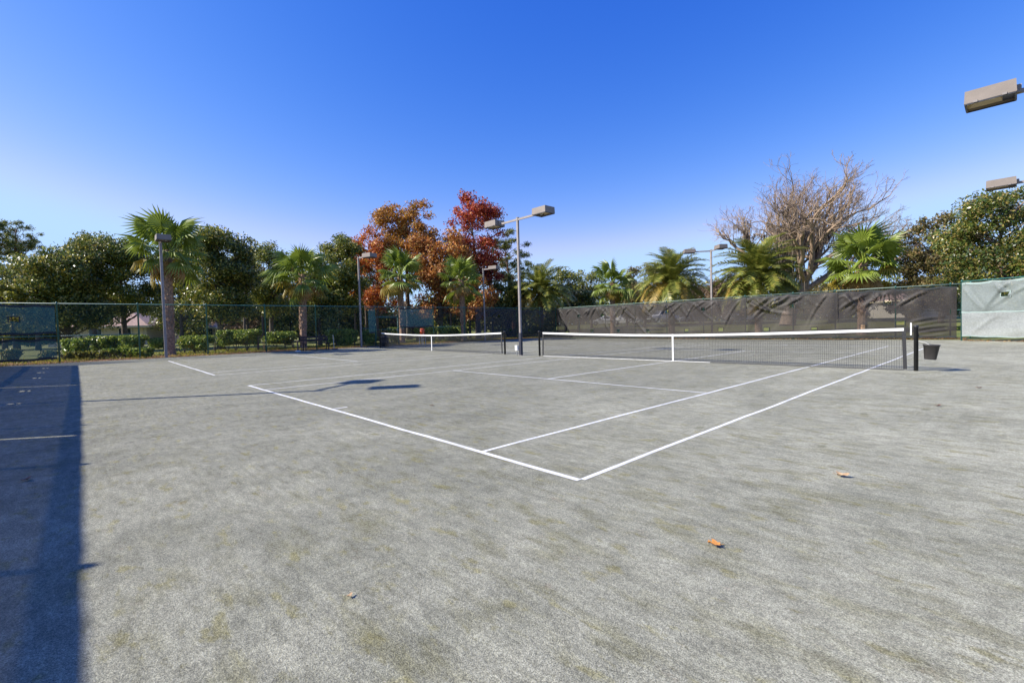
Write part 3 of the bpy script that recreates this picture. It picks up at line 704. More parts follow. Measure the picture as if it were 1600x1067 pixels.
# ------------------------------------------------------------------ foliage machinery
def unit(a): return a/np.maximum(np.linalg.norm(a, axis=1, keepdims=True), 1e-9)
def leaf_arrays(C, L_, W_, nrm=None, bias=.5, droop=0, rs=rng):
    n = len(C); a = unit(rs.normal(size=(n, 3)) + np.array([0, 0, -droop]))
    q = unit(rs.normal(size=(n, 3)))
    if nrm is not None: q = unit(q*(1-bias)+nrm*bias)
    b_ = unit(np.cross(q, a)); a = unit(np.cross(b_, q))
    s = rs.uniform(.65, 1.25, (n, 1))
    V = np.stack([C-a*L_*s/2, C+b_*W_*s/2-a*L_*s*.05, C+a*L_*s/2, C-b_*W_*s/2-a*L_*s*.05], 1).reshape(-1, 3)
    F = np.arange(n*4).reshape(n, 4)
    return V, F
def clump_points(cent, rad, cnt, rs, flat=.75, shell=.45):
    P_ = []; Nn = []
    for c, r_, k in zip(cent, rad, cnt):
        dirs = unit(rs.normal(size=(k, 3))); rr = (rs.uniform(0, 1, (k, 1))**(shell))*r_
        lump = 1+.25*np.sin(dirs[:, :1]*5+c[0])*np.sin(dirs[:, 1:2]*4+c[1])
        p = dirs*rr*lump*np.array([1, 1, flat]); P_.append(p+c); Nn.append(dirs)
    return np.concatenate(P_), np.concatenate(Nn)
def limb_tube(b, p0, p1, r0, r1, rs, n=6, seg=4, wob=.08):
    p0 = Vector(p0); p1 = Vector(p1); ln = (p1-p0).length; pts = []
    for i in range(seg+1):
        t = i/seg; q_ = p0.lerp(p1, t)
        if 0 < i < seg: q_ += Vector(rs.normal(size=3)*wob*ln*.5)
        q_.z += math.sin(t*math.pi)*ln*.04
        pts.append(q_)
    b.tube(pts, [r0+(r1-r0)*i/seg for i in range(seg+1)], n)
    return pts
def tree(name, label, u, d, vtop, hw, mat, bark='bark', vbase_crown=None, leaf=(.24, .13), n=12000, clumps=46, trunk_r=.22, group='trees around the courts', seed=1,
         shell=.45, flat=.75, crown='oval', cr=.30, stems=1, gap=0, cat='tree'):
    rs = np.random.default_rng(seed)
    p = P(u, d); top = H(u, vtop, d)-p.z
    hwm = hw*d/FPX
    base = (H(u, vbase_crown, d)-p.z) if vbase_crown is not None else .8
    base = max(base, .15)
    t = thing(name, label, cat, p, 0, group)
    hc = (top-base)
    cent = []; rad = []
    k = 0
    while len(cent) < clumps and k < 5000:
        k += 1
        q_ = rs.uniform(-1, 1, 3); rr = np.hypot(q_[0], q_[1])
        zt = (q_[2]+1)/2
        if crown == 'oval': wlim = math.sqrt(max(0, 1-(abs(zt-.42)/.6)**2.2))
        elif crown == 'cone': wlim = (1-zt)**.7*1.0+.06
        elif crown == 'top': wlim = math.sqrt(max(0, 1-((zt-.55)/.48)**2))*(.75+.25*math.sin(zt*9+seed))
        else: wlim = 1.0*(1-.35*(max(0, zt-.65)/.35)**2)
        if rr > wlim or rr < .35*wlim*rs.uniform(0, 1): continue
        rc = cr*hwm*rs.uniform(.6, 1.25)
        sc_ = max(.2, 1-rc/hwm*.8)
        c = np.array([q_[0]*hwm*sc_, q_[1]*hwm*sc_, base+rc*.5+zt*(hc-rc*1.25)])
        cent.append(c); rad.append(rc)
    rad = np.array(rad); wts = rad**2; cnt = np.maximum(20, (n*wts/wts.sum()).astype(int))
    pts, nr = clump_points(cent, rad, cnt, rs, flat, shell)
    V, F = leaf_arrays(pts, leaf[0], leaf[1], nr, .45, .2, rs)
    V[:, 2] = np.maximum(V[:, 2], .03)
    tb_ = MB()
    lean = rs.normal(size=2)*.04*top
    ztop = base+hc*.72
    ax = []
    for i in range(7):
        s = i/6; ax.append(Vector((lean[0]*s*s+math.sin(s*5+seed)*.02*top*s, lean[1]*s*s, -.1+s*(ztop+.1))))
    tb_.tube(ax, [trunk_r*(1.25 if i == 0 else 1)*(1-.8*i/6) for i in range(7)], 9)
    for c in sorted(cent, key=lambda c: -c[2])[::1]:
        zj = min(ztop*.97, max(base*.55, c[2]-.55*math.hypot(c[0], c[1])-.2)); s = (zj+.1)/(ztop+.1)
        i = min(5, int(s*6)); j = ax[i].lerp(ax[i+1], s*6-i)
        limb_tube(tb_, j, c, max(.02, trunk_r*.38*(1-.6*s)), .012, rs, 5, 4)
    mobj('trunk', tb_.mesh('trunk', M[bark], True), t)
    mobj('crown', mesh_np('crown', V, F, mat), t)
    return t

# ------------------------------------------------------------------ palms
def fan_mesh(name, mat, seed, Rf=.68, pet=.92, droop=.5):
    rr = random.Random(seed); n = 20; V = []; F = []
    span = R(rr.uniform(125, 150))
    c0 = (pet, 0, 0); V.append(c0)
    ring = []
    def pos(r_, a, zo):
        x = r_*math.cos(a); y = r_*math.sin(a); return (pet+x, y, zo-droop*(r_*r_)*(.55+.45*abs(math.sin(a)))-.12*abs(y))
    for i in range(2*n+1):
        a = -span+2*span*i/(2*n); ring.append(len(V)); V.append(pos(Rf*.5, a, .022 if i % 2 else -.022))
    for i in range(2*n): F.append((0, ring[i], ring[i+1]))
    for k in range(n):
        a = -span+2*span*(2*k+1)/(2*n); rl = Rf*rr.uniform(.86, 1.08)*(1-.22*(abs(a)/span)**2)
        tip = len(V); q_ = pos(rl, a+rr.uniform(-.03, .03), 0); V.append((q_[0], q_[1], q_[2]-rr.uniform(.02, .16)))
        F += [(ring[2*k], ring[2*k+1], tip), (ring[2*k+1], ring[2*k+2], tip)]
    b = MB(); b.add(V, F); b.tube([(0, 0, -.02), (pet*.5, 0, .02), (pet+.1, 0, 0)], [.03, .02, .012], 4)
    return b.mesh(name, mat)
def feather_mesh(name, mat, seed, Lf=2.5, arch=1.0, leaflets=36, lw=.52):
    rr = random.Random(seed); b = MB()
    def rach(t): return Vector((Lf*(t-.18*arch*t**3), 0, Lf*(.28*arch*t-.62*arch*t*t)))
    pts = [rach(i/8) for i in range(9)]; b.tube(pts, [.028*(1-.85*i/8) for i in range(9)], 4)
    V = []; F = []
    for i in range(leaflets):
        t = .12+.88*i/(leaflets-1); p = rach(t); tg = (rach(min(1, t+.02))-rach(t-.02)).normalized()
        ln = lw*(math.sin(math.pi*(.12+.8*t))**.7)*rr.uniform(.85, 1.1)
        for s in (-1, 1):
            side = Vector((0, s, 0)); upv = tg.cross(side)*s
            dr = (tg*.62+side*.75+Vector((0, 0, rr.uniform(.0, .35)))).normalized()
            m_ = p+dr*ln*.55; e = p+dr*ln+Vector((0, 0, -ln*rr.uniform(.15, .4)))
            w_ = tg*.023; k = len(V)
            V += [p-w_, p+w_, m_+w_*1.1, m_-w_*1.1, e]; F += [(k, k+1, k+2, k+3), (k+3, k+2, k+4)]
    b.add(V, F); return b.mesh(name, mat)
FAN = [fan_mesh('fan_frond', L['fan'], i, droop=.35+.12*i) for i in range(4)]
FANY = [fan_mesh('fan_frond_yellow', L['fany'], 9, droop=.7)]
FAND = [fan_mesh('fan_frond_dead', M['dead'], 12, droop=1.1)]
FEA = [feather_mesh('feather_frond', L['feather'], i, arch=.8+.2*i) for i in range(3)]
FEAY = [feather_mesh('feather_frond_yellow', L['feathery'], 7, arch=1.15)]
def palm_trunk(t, h, r0, r1, seed, boots=True):
    rs = random.Random(seed); b = MB(); n = 12; seg = 16
    bend = (rs.uniform(-.12, .12), rs.uniform(-.12, .12))
    ax = [Vector((bend[0]*math.sin(i/seg*2.2), bend[1]*(i/seg)**2, -.08+(h+.08)*i/seg)) for i in range(seg+1)]
    b.tube(ax, [(r0*1.35 if i == 0 else r0+(r1-r0)*i/seg)*(1+.05*(i % 2)) for i in range(seg+1)], n)
    if boots:                                            # leaf bases crossing round the trunk
        k = 0; z = .25*h
        while z < h*.99:
            a = k*2.39996; i = min(seg-1, int((z+.08)/(h+.08)*seg)); c = ax[i]; r_ = r0+(r1-r0)*z/h
            tx, ty = math.cos(a), math.sin(a); nx_, ny_ = -ty, tx
            o = Vector((c.x+tx*r_*.92, c.y+ty*r_*.92, z)); wv = Vector((nx_, ny_, 0))*.075; ov = Vector((tx, ty, 0))
            V = [o-wv*1.2, o+wv*1.2, o+ov*.02-wv*.8+Vector((0, 0, .2)), o+ov*.02+wv*.8+Vector((0, 0, .2)), o+ov*.085-wv*.5+Vector((0, 0, .22)), o+ov*.085+wv*.5+Vector((0, 0, .22)), o+ov*.03-wv+Vector((0, 0, .02)), o+ov*.03+wv+Vector((0, 0, .02))]
            b.add(V, [(6, 7, 5, 4), (4, 5, 3, 2), (0, 6, 4, 2), (7, 1, 3, 5), (0, 1, 7, 6)])
            k += 1; z += .036 if h > 2 else .03
    b.obj('trunk', M['boots'], t, False)
    return ax[-1]
def fan_palm(label, u, d, vc, rad_px, seed, nf=34, group='fan palms', tr=.21, yellow=3, dead=3):
    p = P(u, d); hc = H(u, vc, d)-p.z; rs = random.Random(seed)
    t = thing('fan_palm', label, 'palm tree', p, 0, group)
    tp = palm_trunk(t, hc, tr*1.1, tr*.92, seed)
    s0 = rad_px*d/FPX/1.6
    for i in range(nf):
        f = i/(nf-1); a = i*2.39996+rs.uniform(-.2, .2); el = R(84-140*f**.95+rs.uniform(-14, 14))
        kind = FAN
        if f > .66 and rs.random() < yellow/7: kind = FANY
        if f > .82 and dead and rs.random() < dead/4: kind = FAND
        o = mobj('frond', rs.choice(kind), t, loc=tp+Vector((0, 0, -.28*f)), rot=(rs.uniform(-.25, .25), -el, a))
        s = s0*rs.uniform(.72, 1.12)*(.7 if kind is FAND else 1); o.scale = (s, s*rs.uniform(.7, 1.1), s*rs.uniform(.6, 1.7))
    return t
def feather_palm(label, u, d, vc, rad_px, seed, nf=52, group='feather palms', tr=.26, thin=False):
    p = P(u, d); hc = max(.4, H(u, vc, d)-p.z); rs = random.Random(seed)
    t = thing('feather_palm', label, 'palm tree', p, 0, group)
    tp = palm_trunk(t, hc, tr, tr, seed)
    s0 = rad_px*d/FPX/2.05
    for i in range(nf):
        f = i/(nf-1); a = i*2.39996+rs.uniform(-.2, .2); el = R(84-112*f**.85+rs.uniform(-7, 7))
        kind = FEAY if f > .68 and rs.random() < .5 else FEA
        o = mobj('frond', rs.choice(kind), t, loc=tp+Vector((0, 0, -.2*f)), rot=(rs.uniform(-.3, .3), -el, a))
        s = s0*rs.uniform(.85, 1.12); o.scale = (s, s, s)
    return t
fan_palm('tall fan palm with a stout trunk rising beside a single lamp pole', 266, 27.5, 392, 66, 1, 42, tr=.215)
fan_palm('fan palm standing behind the dark court bench', 474, 32.3, 430, 56, 2, 38, tr=.2, yellow=4)
fan_palm('fan palm right behind the fence gate, before the amber tree', 629, 38.5, 430, 46, 3, 40, tr=.2)
fan_palm('fan palm before the rust tree, past the orange cooler', 725, 41, 438, 44, 4, 34, tr=.2)
fan_palm('small bright fan palm peeking over the windscreen corner', 958, 46, 443, 40, 5, 34, tr=.22, dead=1)
fan_palm('large fan palm towering over the windscreen beside the mossy oak', 1347, 33.5, 412, 68, 6, 48, tr=.27, dead=6)
feather_palm('feather palm behind the tall double-headed lamp pole', 846, 49, 458, 47, 11, 88)
feather_palm('feather palm with arching fronds drooping over the black windscreen', 1050, 40.5, 442, 53, 12, 84)
feather_palm('bushy golden feather palm in front of the mossy bare oak', 1186, 37, 434, 63, 13, 104)

# ------------------------------------------------------------------ trees
tree('pine_tree', 'tall thin pine with open tufted crown over the left magnolia', 28, 50, 338, 40, L['pine'], 'barkpine', 404, (.3, .055), 9000, 60, .2, seed=1, crown='oval', cr=.2, flat=.6, shell=.8)
tree('pine_tree', 'pine with its crown leaning past the thin open pine', -12, 46, 332, 36, L['pine'], 'barkpine', 412, (.3, .055), 9000, 56, .2, seed=2, crown='oval', cr=.2, flat=.6, shell=.8)
tree('magnolia_tree', 'broad dark magnolia in front of the pale-roofed house', 105, 34, 366, 68, L['magnolia'], 'bark', 512, (.2, .095), 44000, 76, .22, seed=3, crown='full')
tree('evergreen_oak', 'dark oak between the magnolia and the tall fan palm', 196, 38, 358, 56, L['oak'], 'bark', 500, (.18, .095), 32000, 74, .24, seed=4)
tree('evergreen_oak', 'dark oak crown filling in beneath the two left pines', 8, 44, 398, 46, L['oak'], 'bark', 505, (.22, .11), 14000, 56, .2, seed=401, crown='full')
tree('yellow_green_shrub', 'yellow-green leafy shrub tree under the thin pine', 22, 31, 432, 36, L['lime'], 'bark', 530, (.2, .1), 6000, 30, .08, seed=5, group='shrubs behind the fence')
tree('magnolia_tree', 'big dark magnolia between the two tallest fan palms by the fence', 345, 34.5, 350, 64, L['magnolia'], 'bark', 508, (.2, .095), 44000, 78, .24, seed=6, crown='full')
tree('evergreen_oak', 'loose green oak showing behind the fan palm at the bench', 425, 46, 376, 44, L['oak'], 'bark', 500, (.2, .1), 23000, 60, .24, seed=7)
tree('evergreen_oak', 'dense dark oak before the red-orange sweetgum', 528, 41, 366, 52, L['oak'], 'bark', 500, (.19, .1), 34000, 74, .25, seed=8, crown='full')
for i, (u, d, v, hw, lab) in enumerate([(150, 46, 362, 50, 'oak crown showing between the magnolia and the stout palm'), (285, 48, 372, 46, 'oak crown right behind the stout palm'), (388, 52, 392, 42, 'oak crown left behind the bench palm'),
                                     (470, 54, 396, 46, 'oak crown right behind the bench palm'), (60, 44, 392, 44, 'oak crown behind the left edge of the magnolia'), (565, 56, 400, 40, 'oak crown behind the red-orange sweetgum')]):
    tree('evergreen_oak', lab, u, d, v, hw, L['oak'], 'bark', 505, (.24, .12), 15000, 60, .2, seed=300+i, crown='full')
tree('magnolia_tree', 'low dark magnolia filling in between the bench palm and oak', 500, 38, 430, 40, L['magnolia'], 'bark', 525, (.24, .12), 10000, 40, .18, seed=31)
tree('sweetgum_tree', 'red-orange sweetgum with airy branches left of the amber tree', 590, 47, 346, 46, L['redor'], 'bark', 490, (.22, .14), 14000, 66, .22, seed=9, cr=.3, shell=.6)
tree('sweetgum_tree', 'tall amber sweetgum with open forked crown', 640, 50, 307, 58, L['amber'], 'bark', 415, (.23, .14), 16000, 60, .3, seed=10, cr=.25, shell=.6, crown='full')
tree('maple_tree', 'rounded rust-coloured maple behind the two middle fan palms', 690, 48, 358, 62, L['rust'], 'bark', 497, (.24, .15), 24000, 80, .28, seed=11, cr=.26, crown='full')
tree('maple_tree', 'tall crimson maple, the reddest and highest crown', 748, 52, 298, 48, L['red'], 'bark', 450, (.23, .15), 21000, 84, .28, seed=12, cr=.31, shell=.62, crown='full')
tree('maple_tree', 'small orange maple low behind the black sheer screens', 745, 46, 425, 40, L['rust'], 'bark', 500, (.22, .13), 8000, 40, .18, seed=32)
tree('pine_tree', 'green pine with tiered tufts beside the crimson maple', 803, 57, 356, 40, L['pine'], 'barkpine', 450, (.32, .06), 11000, 64, .22, seed=13, crown='oval', cr=.2, flat=.6, shell=.8)
tree('evergreen_oak', 'dark leafy tree under the green pine', 795, 50, 428, 40, L['oak'], 'bark', 505, (.25, .13), 9000, 40, .2, seed=14)
for i, (u, d, v, hw, k, lab) in enumerate([
    (885, 62, 415, 34, 'oak', 'dark oak rising right behind the feather palm of the lamp pole'), (925, 66, 419, 36, 'oak', 'rounded green oak above the windscreen corner'),
    (905, 56, 450, 30, 'brightmag', 'low glossy evergreen under the rounded green oaks'), (1008, 60, 404, 38, 'olive', 'yellowing olive-coloured tree left of the drooping feather palm'),
    (980, 64, 425, 30, 'oak', 'small green oak behind the bright little fan palm'), (1095, 62, 438, 34, 'brown', 'low brown shrub mass behind the double-headed lamp pole'),
    (1140, 58, 425, 36, 'brown', 'dry brown thicket beside the golden feather palm'), (1310, 60, 430, 60, 'olive', 'low olive thicket beneath the mossy oak limbs'),
    (1425, 47, 345, 44, 'olive', 'thin olive-brown tree right of the largest fan palm'), (1470, 41, 318, 46, 'olive', 'half-bare olive tree touching the bright magnolia')]):
    tree('evergreen_oak' if k in ('oak', 'brightmag') else 'thicket_tree', lab, u, d, v, hw, L[k], 'bark', 500, (.25, .13), 9000 if i < 8 else 13000, 44 if i < 8 else 60, .18, seed=60+i, shell=.55 if i >= 8 else .45, crown='full' if i < 8 else 'oval')
tree('magnolia_tree', 'big sunlit magnolia over the pale faded windscreen', 1562, 33, 287, 92, L['brightmag'], 'barkgrey', 500, (.21, .1), 46000, 92, .3, seed=20, cr=.26, crown='full')
tree('magnolia_tree', 'sunlit magnolia beyond the gap at the end of the screens', 1660, 36, 300, 90, L['brightmag'], 'barkgrey', 500, (.27, .13), 12000, 50, .3, seed=21, cr=.28, crown='full')
# dark understorey trunks behind the hedge fence
for i, (u, d) in enumerate([(383, 43), (556, 46), (573, 52), (705, 47), (690, 52), (735, 50), (412, 50), (770, 52)]):
    lab = ['slim tree left of the bench palm', 'slim tree behind the dense dark oak', 'slim tree under the red-orange sweetgum', 'slim tree between the two middle fan palms', 'slim tree under the rust maple',
           'slim tree under the crimson maple', 'slim bare tree behind the loose green oak', 'slim tree behind the sheer black screen'][i]
    tree('slim_tree', lab+' with sparse brown leaves', u, d, 395+(i % 3)*18, 22, L['brown' if i in (0, 6) else 'oak'], 'bark', 470, (.22, .1), 900, 16, .14, seed=80+i, shell=.7)

for i, (u, d, v, k, lab) in enumerate([
    (-40, 47, 440, 'oak', 'dark thicket behind the upper green screen panel'), (60, 50, 455, 'oak', 'dark thicket behind the broad magnolia trunk'), (300, 62, 468, 'oak', 'shaded thicket behind the low houses'),
    (390, 56, 462, 'brown', 'shaded thicket left of the bench palm'), (455, 54, 458, 'oak', 'shaded thicket right behind the bench palm'), (520, 56, 470, 'oak', 'shaded thicket under the dense dark oak'),
    (575, 58, 462, 'oak', 'shaded thicket under the red-orange sweetgum'), (640, 60, 465, 'brown', 'shaded thicket below the amber sweetgum'), (705, 58, 468, 'oak', 'shaded thicket below the rust maple'),
    (770, 60, 462, 'oak', 'shaded thicket below the green pine'), (835, 62, 470, 'oak', 'shaded thicket below the lamp-pole feather palm'), (130, 74, 470, 'oak', 'thicket rising behind the terracotta roof'), (225, 74, 465, 'oak', 'thicket rising right behind the stout palm crown')]):
    tree('thicket', lab, u, d, v, 52, L[k], 'bark', 540, (.36, .2), 5200, 40, .1, seed=200+i, crown='full', cr=.3, group='shaded thickets behind the courts')

# bare oak with hanging moss
def bare_oak(label, u, d, vtop, hw, seed):
    rs = random.Random(seed); p = P(u, d); Ht = H(u, vtop, d)-p.z; Wd = hw*d/FPX
    t = thing('bare_oak', label, 'tree', p, 0)
    b = MB(); moss = []; tw = MB()
    cc = Vector((0, 0, Ht*.42))
    def grow(p0, dr, ln, r_, lev):
        n = 4 if lev < 4 else 3
        pts = [p0]; q_ = p0.copy(); dd = dr.copy()
        for i in range(n):
            rad_ = q_-Vector((0, 0, Ht*.08)); rad_.z *= .8
            rad_ = rad_.normalized() if rad_.length > .5 else Vector((0, 0, 1))
            wob = .17 if lev < 3 else .27
            dd = (dd+rad_*(.17 if lev else 0)+Vector((rs.gauss(0, wob), rs.gauss(0, wob), rs.gauss(.03, wob)))).normalized()
            q_ = q_+dd*ln/n
            e_ = Vector((q_.x/Wd, q_.y/Wd, (q_.z-cc.z)/(Ht-cc.z))).length
            if e_ > 1.03 and lev > 1: pts.append(q_.copy()); break
            pts.append(q_.copy())
        n = len(pts)-1
        rad = [max(.011, r_*(1-.42*i/n)) for i in range(n+1)]
        (b if lev < 4 else tw).tube(pts, rad, [10, 8, 7, 6, 4, 3, 3][lev], cap=False)
        core = math.hypot(q_.x, q_.y) < Wd*.5 and q_.z < Ht*.72
        if 1 <= lev <= 4 and rs.random() < (.5 if core else .03):
            for _ in range(rs.randint(2, 5)):
                m_ = rs.choice(pts[1:]); moss.append((m_+Vector((rs.gauss(0, .12), rs.gauss(0, .12), 0)), rs.uniform(.4, 1.4)))
        if lev >= 6: return
        k = [11, 5, 4, 4, 3, 3][lev]
        for j in range(k):
            f = rs.uniform(.3, 1) if j else 1.0
            i = min(n-1, int(f*n)); o = pts[i].lerp(pts[i+1], f*n-i) if f < 1 else pts[-1]
            if lev == 0:
                az, e0 = [(4, 20), (176, 22), (32, 42), (150, 40), (-35, 30), (-145, 28), (90, 52), (270, 55), (12, 63), (170, 62), (60, 84)][j]
                a = math.atan2(rt.y, rt.x)+R(az+rs.uniform(-10, 10)); el = R(e0+rs.uniform(-4, 4)); nd = Vector((math.cos(a)*math.cos(el), math.sin(a)*math.cos(el), math.sin(el)))
                f = rs.uniform(.6, 1); i = min(n-1, int(f*n)); o = pts[i].lerp(pts[i+1], f*n-i)
                grow(o, nd, (Wd*.6*(1-math.sin(el))+Ht*.36*math.sin(el))*rs.uniform(.9, 1.08), r_*rs.uniform(.36, .5), 1)
            else:
                ax_ = Vector((rs.gauss(0, 1), rs.gauss(0, 1), rs.gauss(.0, .9))).normalized()
                nd = (dd*.85+ax_*rs.uniform(.6, 1.0)).normalized()
                grow(o, nd, ln*rs.uniform(.5, .74), r_*rs.uniform(.4, .56), lev+1)
    grow(Vector((0, 0, -.1)), Vector((.03, 0, 1)), Ht*.33, .8, 0)
    mobj('trunk', b.mesh('trunk', M['barkgrey'], True), t)
    mobj('twigs', tw.mesh('twigs', M['barkgrey']), t)
    V = []; F = []
    for o, ln in moss:
        for s in range(7):
            a = rs.uniform(0, 3.14); dx, dy = math.cos(a), math.sin(a); w_ = rs.uniform(.02, .06); l2 = ln*rs.uniform(.4, 1.2)
            ox, oy = rs.gauss(0, .14), rs.gauss(0, .14); k = len(V)
            for i in range(5):
                f = i/4; ww = w_*(1-.85*f)*(1+.4*math.sin(i*2.3+s)); jx = rs.gauss(0, .03)
                V += [(o.x+ox+jx-dx*ww, o.y+oy-dy*ww, o.z-l2*f), (o.x+ox+jx+dx*ww, o.y+oy+dy*ww, o.z-l2*f)]
            for i in range(4): F.append((k+2*i, k+2*i+1, k+2*i+3, k+2*i+2))
    # veil of moss on the trunk and inner limbs
    for _ in range(900):
        z = rs.uniform(.18, .6)*Ht; a = rs.uniform(0, 6.28); rr = abs(rs.gauss(0, 1))*(.5+.12*Wd*max(0, (z/Ht-.2)))
        x, y = math.cos(a)*rr, math.sin(a)*rr; l2 = rs.uniform(.5, 1.6); w_ = rs.uniform(.03, .08); a2 = rs.uniform(0, 3.14); k = len(V)
        for i in range(4):
            f = i/3; ww = w_*(1-.8*f); V += [(x-math.cos(a2)*ww, y-math.sin(a2)*ww, z-l2*f), (x+math.cos(a2)*ww+rs.gauss(0, .02), y+math.sin(a2)*ww, z-l2*f)]
        for i in range(3): F.append((k+2*i, k+2*i+1, k+2*i+3, k+2*i+2))
    mo = mobj('hanging_moss', mesh_np('hanging_moss', V, F, L['moss']), t); mo['kind'] = 'stuff'
    return t
bare_oak('huge leafless oak draped in grey hanging moss', 1230, 50, 258, 152, 8)

# ------------------------------------------------------------------ hedges and low shrubs behind the hedge fence
def hedge(label, u0, u1, d, vtop, seed, mat='hedge', dep=1.1, vbot=None, n=5200, group='clipped hedge shrubs behind the fence', lf=(.12, .07)):
    rs = np.random.default_rng(seed); um = (u0+u1)/2; p = P(um, d); wd = (u1-u0)*d/FPX; top = H(um, vtop, d)-p.z; z0 = .12 if vbot is None else max(.05, H(um, vbot, d)-p.z)
    t = thing('hedge_shrub', label, 'hedge', p, math.atan2(rt.y, rt.x), group)
    nc = max(8, int(wd*7)); cent = []; rad = []
    for _ in range(nc):
        r_ = rs.uniform(.26, .42)*min(1, top); cent.append(np.array([rs.uniform(-wd/2+r_, wd/2-r_) if wd > 2*r_ else 0, rs.uniform(-dep/2, dep/2)*.8, rs.uniform(z0+r_*.6, max(z0+r_*.7, top-r_*.75))])); rad.append(r_)
    for _ in range(nc):
        r_ = rs.uniform(.2, .3)*min(1, top); cent.append(np.array([rs.uniform(-wd/2+r_, wd/2-r_) if wd > 2*r_ else 0, rs.uniform(-dep/2, dep/2)*.8, top-r_*.8])); rad.append(r_)
    rad = np.array(rad); cnt = (1.5*n*rad**2/(rad**2).sum()).astype(int)+5
    pts, nr = clump_points(cent, rad, cnt, rs, .8, .4)
    V, F = leaf_arrays(pts, lf[0], lf[1], nr, .4, 0, rs); V[:, 2] = np.maximum(V[:, 2], .02)
    b = MB()
    for k in range(max(2, int(wd*1.6))):
        x = -wd/2+wd*(k+.5)/max(2, int(wd*1.6)); y = rs.uniform(-.2, .2)
        for j in range(3): limb_tube(b, (x, y, -.05), (x+rs.normal()*.25, y+rs.normal()*.2, top*.7), .03, .01, rs, 5, 3)
    b.obj('stems', M['bark'], t)
    mobj('foliage', mesh_np('foliage', V, F, L[mat]), t)
    return t
hedge('hedge block under the broad dark magnolia, left half', 92, 142, 25.6, 529, 1)
hedge('long clipped hedge in front of the pale-roofed house', 140, 232, 27.2, 524, 2, n=9000)
hedge('low yellow-green border plants at the screened fence end', 93, 168, 24.6, 549, 3, 'lime', .5, 566, 2600, 'low border plants')
hedge('dark leggy shrub under the clipped hedge by the house', 160, 238, 25.4, 544, 4, 'hedge', .6, 566, 5200, 'low border plants', (.15, .09))
hedge('small round clipped shrub left of the stout palm trunk', 232, 262, 38, 528, 5)
hedge('leafy hedge right of the stout palm trunk', 280, 332, 29.0, 524, 6, n=6200)
hedge('rounded hedge between fence posts left of the bench palm', 328, 412, 30.5, 515, 7, n=9000, vbot=540)
hedge('hedge meeting the trunk of the bench palm', 408, 466, 32, 518, 8, n=6200, vbot=538)
hedge('tall leafy hedge between bench and dark bin', 508, 562, 35, 514, 9, n=8200)
hedge('hedge piece left of the fence gate', 560, 592, 36.5, 515, 10, n=4500)
hedge('round hedge shrub seen through the fence gate', 606, 632, 39.5, 511, 11, n=3800)
hedge('hedge behind the orange cooler', 644, 684, 40.5, 512, 12, n=5200)
hedge('dark hedge below the rust maple', 682, 732, 42, 509, 13, n=5800)
hedge('dark hedge behind the sheer black screens', 770, 870, 47, 512, 14, n=6200)
hedge('dark low shrub behind the lower green screen panel', 0, 30, 23.5, 545, 15, 'magnolia', .5, None, 2200, 'low border plants')
hedge('sparse dark shrub beside the screened fence post', 58, 88, 24.4, 548, 16, 'magnolia', .5, None, 1600, 'low border plants')
hedge('green hedge row along the parking lot edge', 1040, 1190, 62, 506, 17, 'rust', 1.5, None, 6000, 'hedges by the parking lot', (.2, .12))
hedge('clipped green hedge seen through the gap past the screens', 1440, 1530, 33, 512, 18, 'hedge', 1.2, None, 7000, 'hedges by the parking lot')

# grass, fallen leaf litter, far woods
def scatter_quads(name, label, C, l, w_, mat, kind='stuff', upright=False, cat=None):
    n = len(C)
    if upright:
        a = rng.uniform(0, 6.28, n); h = rng.uniform(.5, 1.3, (n, 1))*l
        s = np.stack([np.cos(a), np.sin(a), np.zeros(n)], 1)*w_; tp = np.stack([rng.normal(0, .3, n), rng.normal(0, .3, n), np.ones(n)], 1)*h
        V = np.stack([C-s, C+s, C+tp], 1).reshape(-1, 3); F = np.arange(n*3).reshape(n, 3)
    else: V, F = leaf_arrays(C, l, w_, np.tile([0, 0, 1.], (n, 1)), .75)
    o = mobj(name, mesh_np(name, V, F, mat)); tag(o, label, cat, None, kind); return o
n = 34000; yy = rng.uniform(-19.2, 20, n); xx = rng.uniform(-30, -22.95, n)
keepm = (np.sin(xx*1.7+yy*.9)+np.sin(yy*2.3)*.7+rng.normal(0, .5, n)) > -.5
C = np.stack([xx, yy, np.array([zg(a, 0) for a in xx])], 1)[keepm]
scatter_quads('grass', 'bright grass strip along the foot of the hedge fence', C, .13, .016, L['grass'], upright=True, cat='grass')
n = 5200; xx = rng.uniform(-23, 13, n); base_y = np.where(xx < .4, 19.55, np.where(xx < 6.2, 19.6+(xx-.4)*.16, 18.35-(xx-6.2)*.43))
yy = base_y+rng.normal(0, .22, n)-.15+np.abs(rng.normal(0, .5, n))*rng.integers(0, 2, n)
C = np.stack([xx, yy, .035+np.abs(rng.normal(0, .02, n))], 1)
scatter_quads('leaf_litter', 'tan fallen leaves drifted along the foot of the screened fence', C, .11, .08, L['litter'], cat='leaves')
n = 5200; yy = rng.uniform(-19, 20, n); xx = -23.1+rng.normal(0, .25, n)-np.abs(rng.normal(0, 1.2, n))*(rng.random(n) < .6)
C = np.stack([xx, yy, np.array([zg(a, 0) for a in xx])+.035+np.abs(rng.normal(0, .015, n))], 1)
scatter_quads('leaf_litter', 'brown fallen leaves under the hedges and palms', C, .10, .07, L['litter'], cat='leaves')
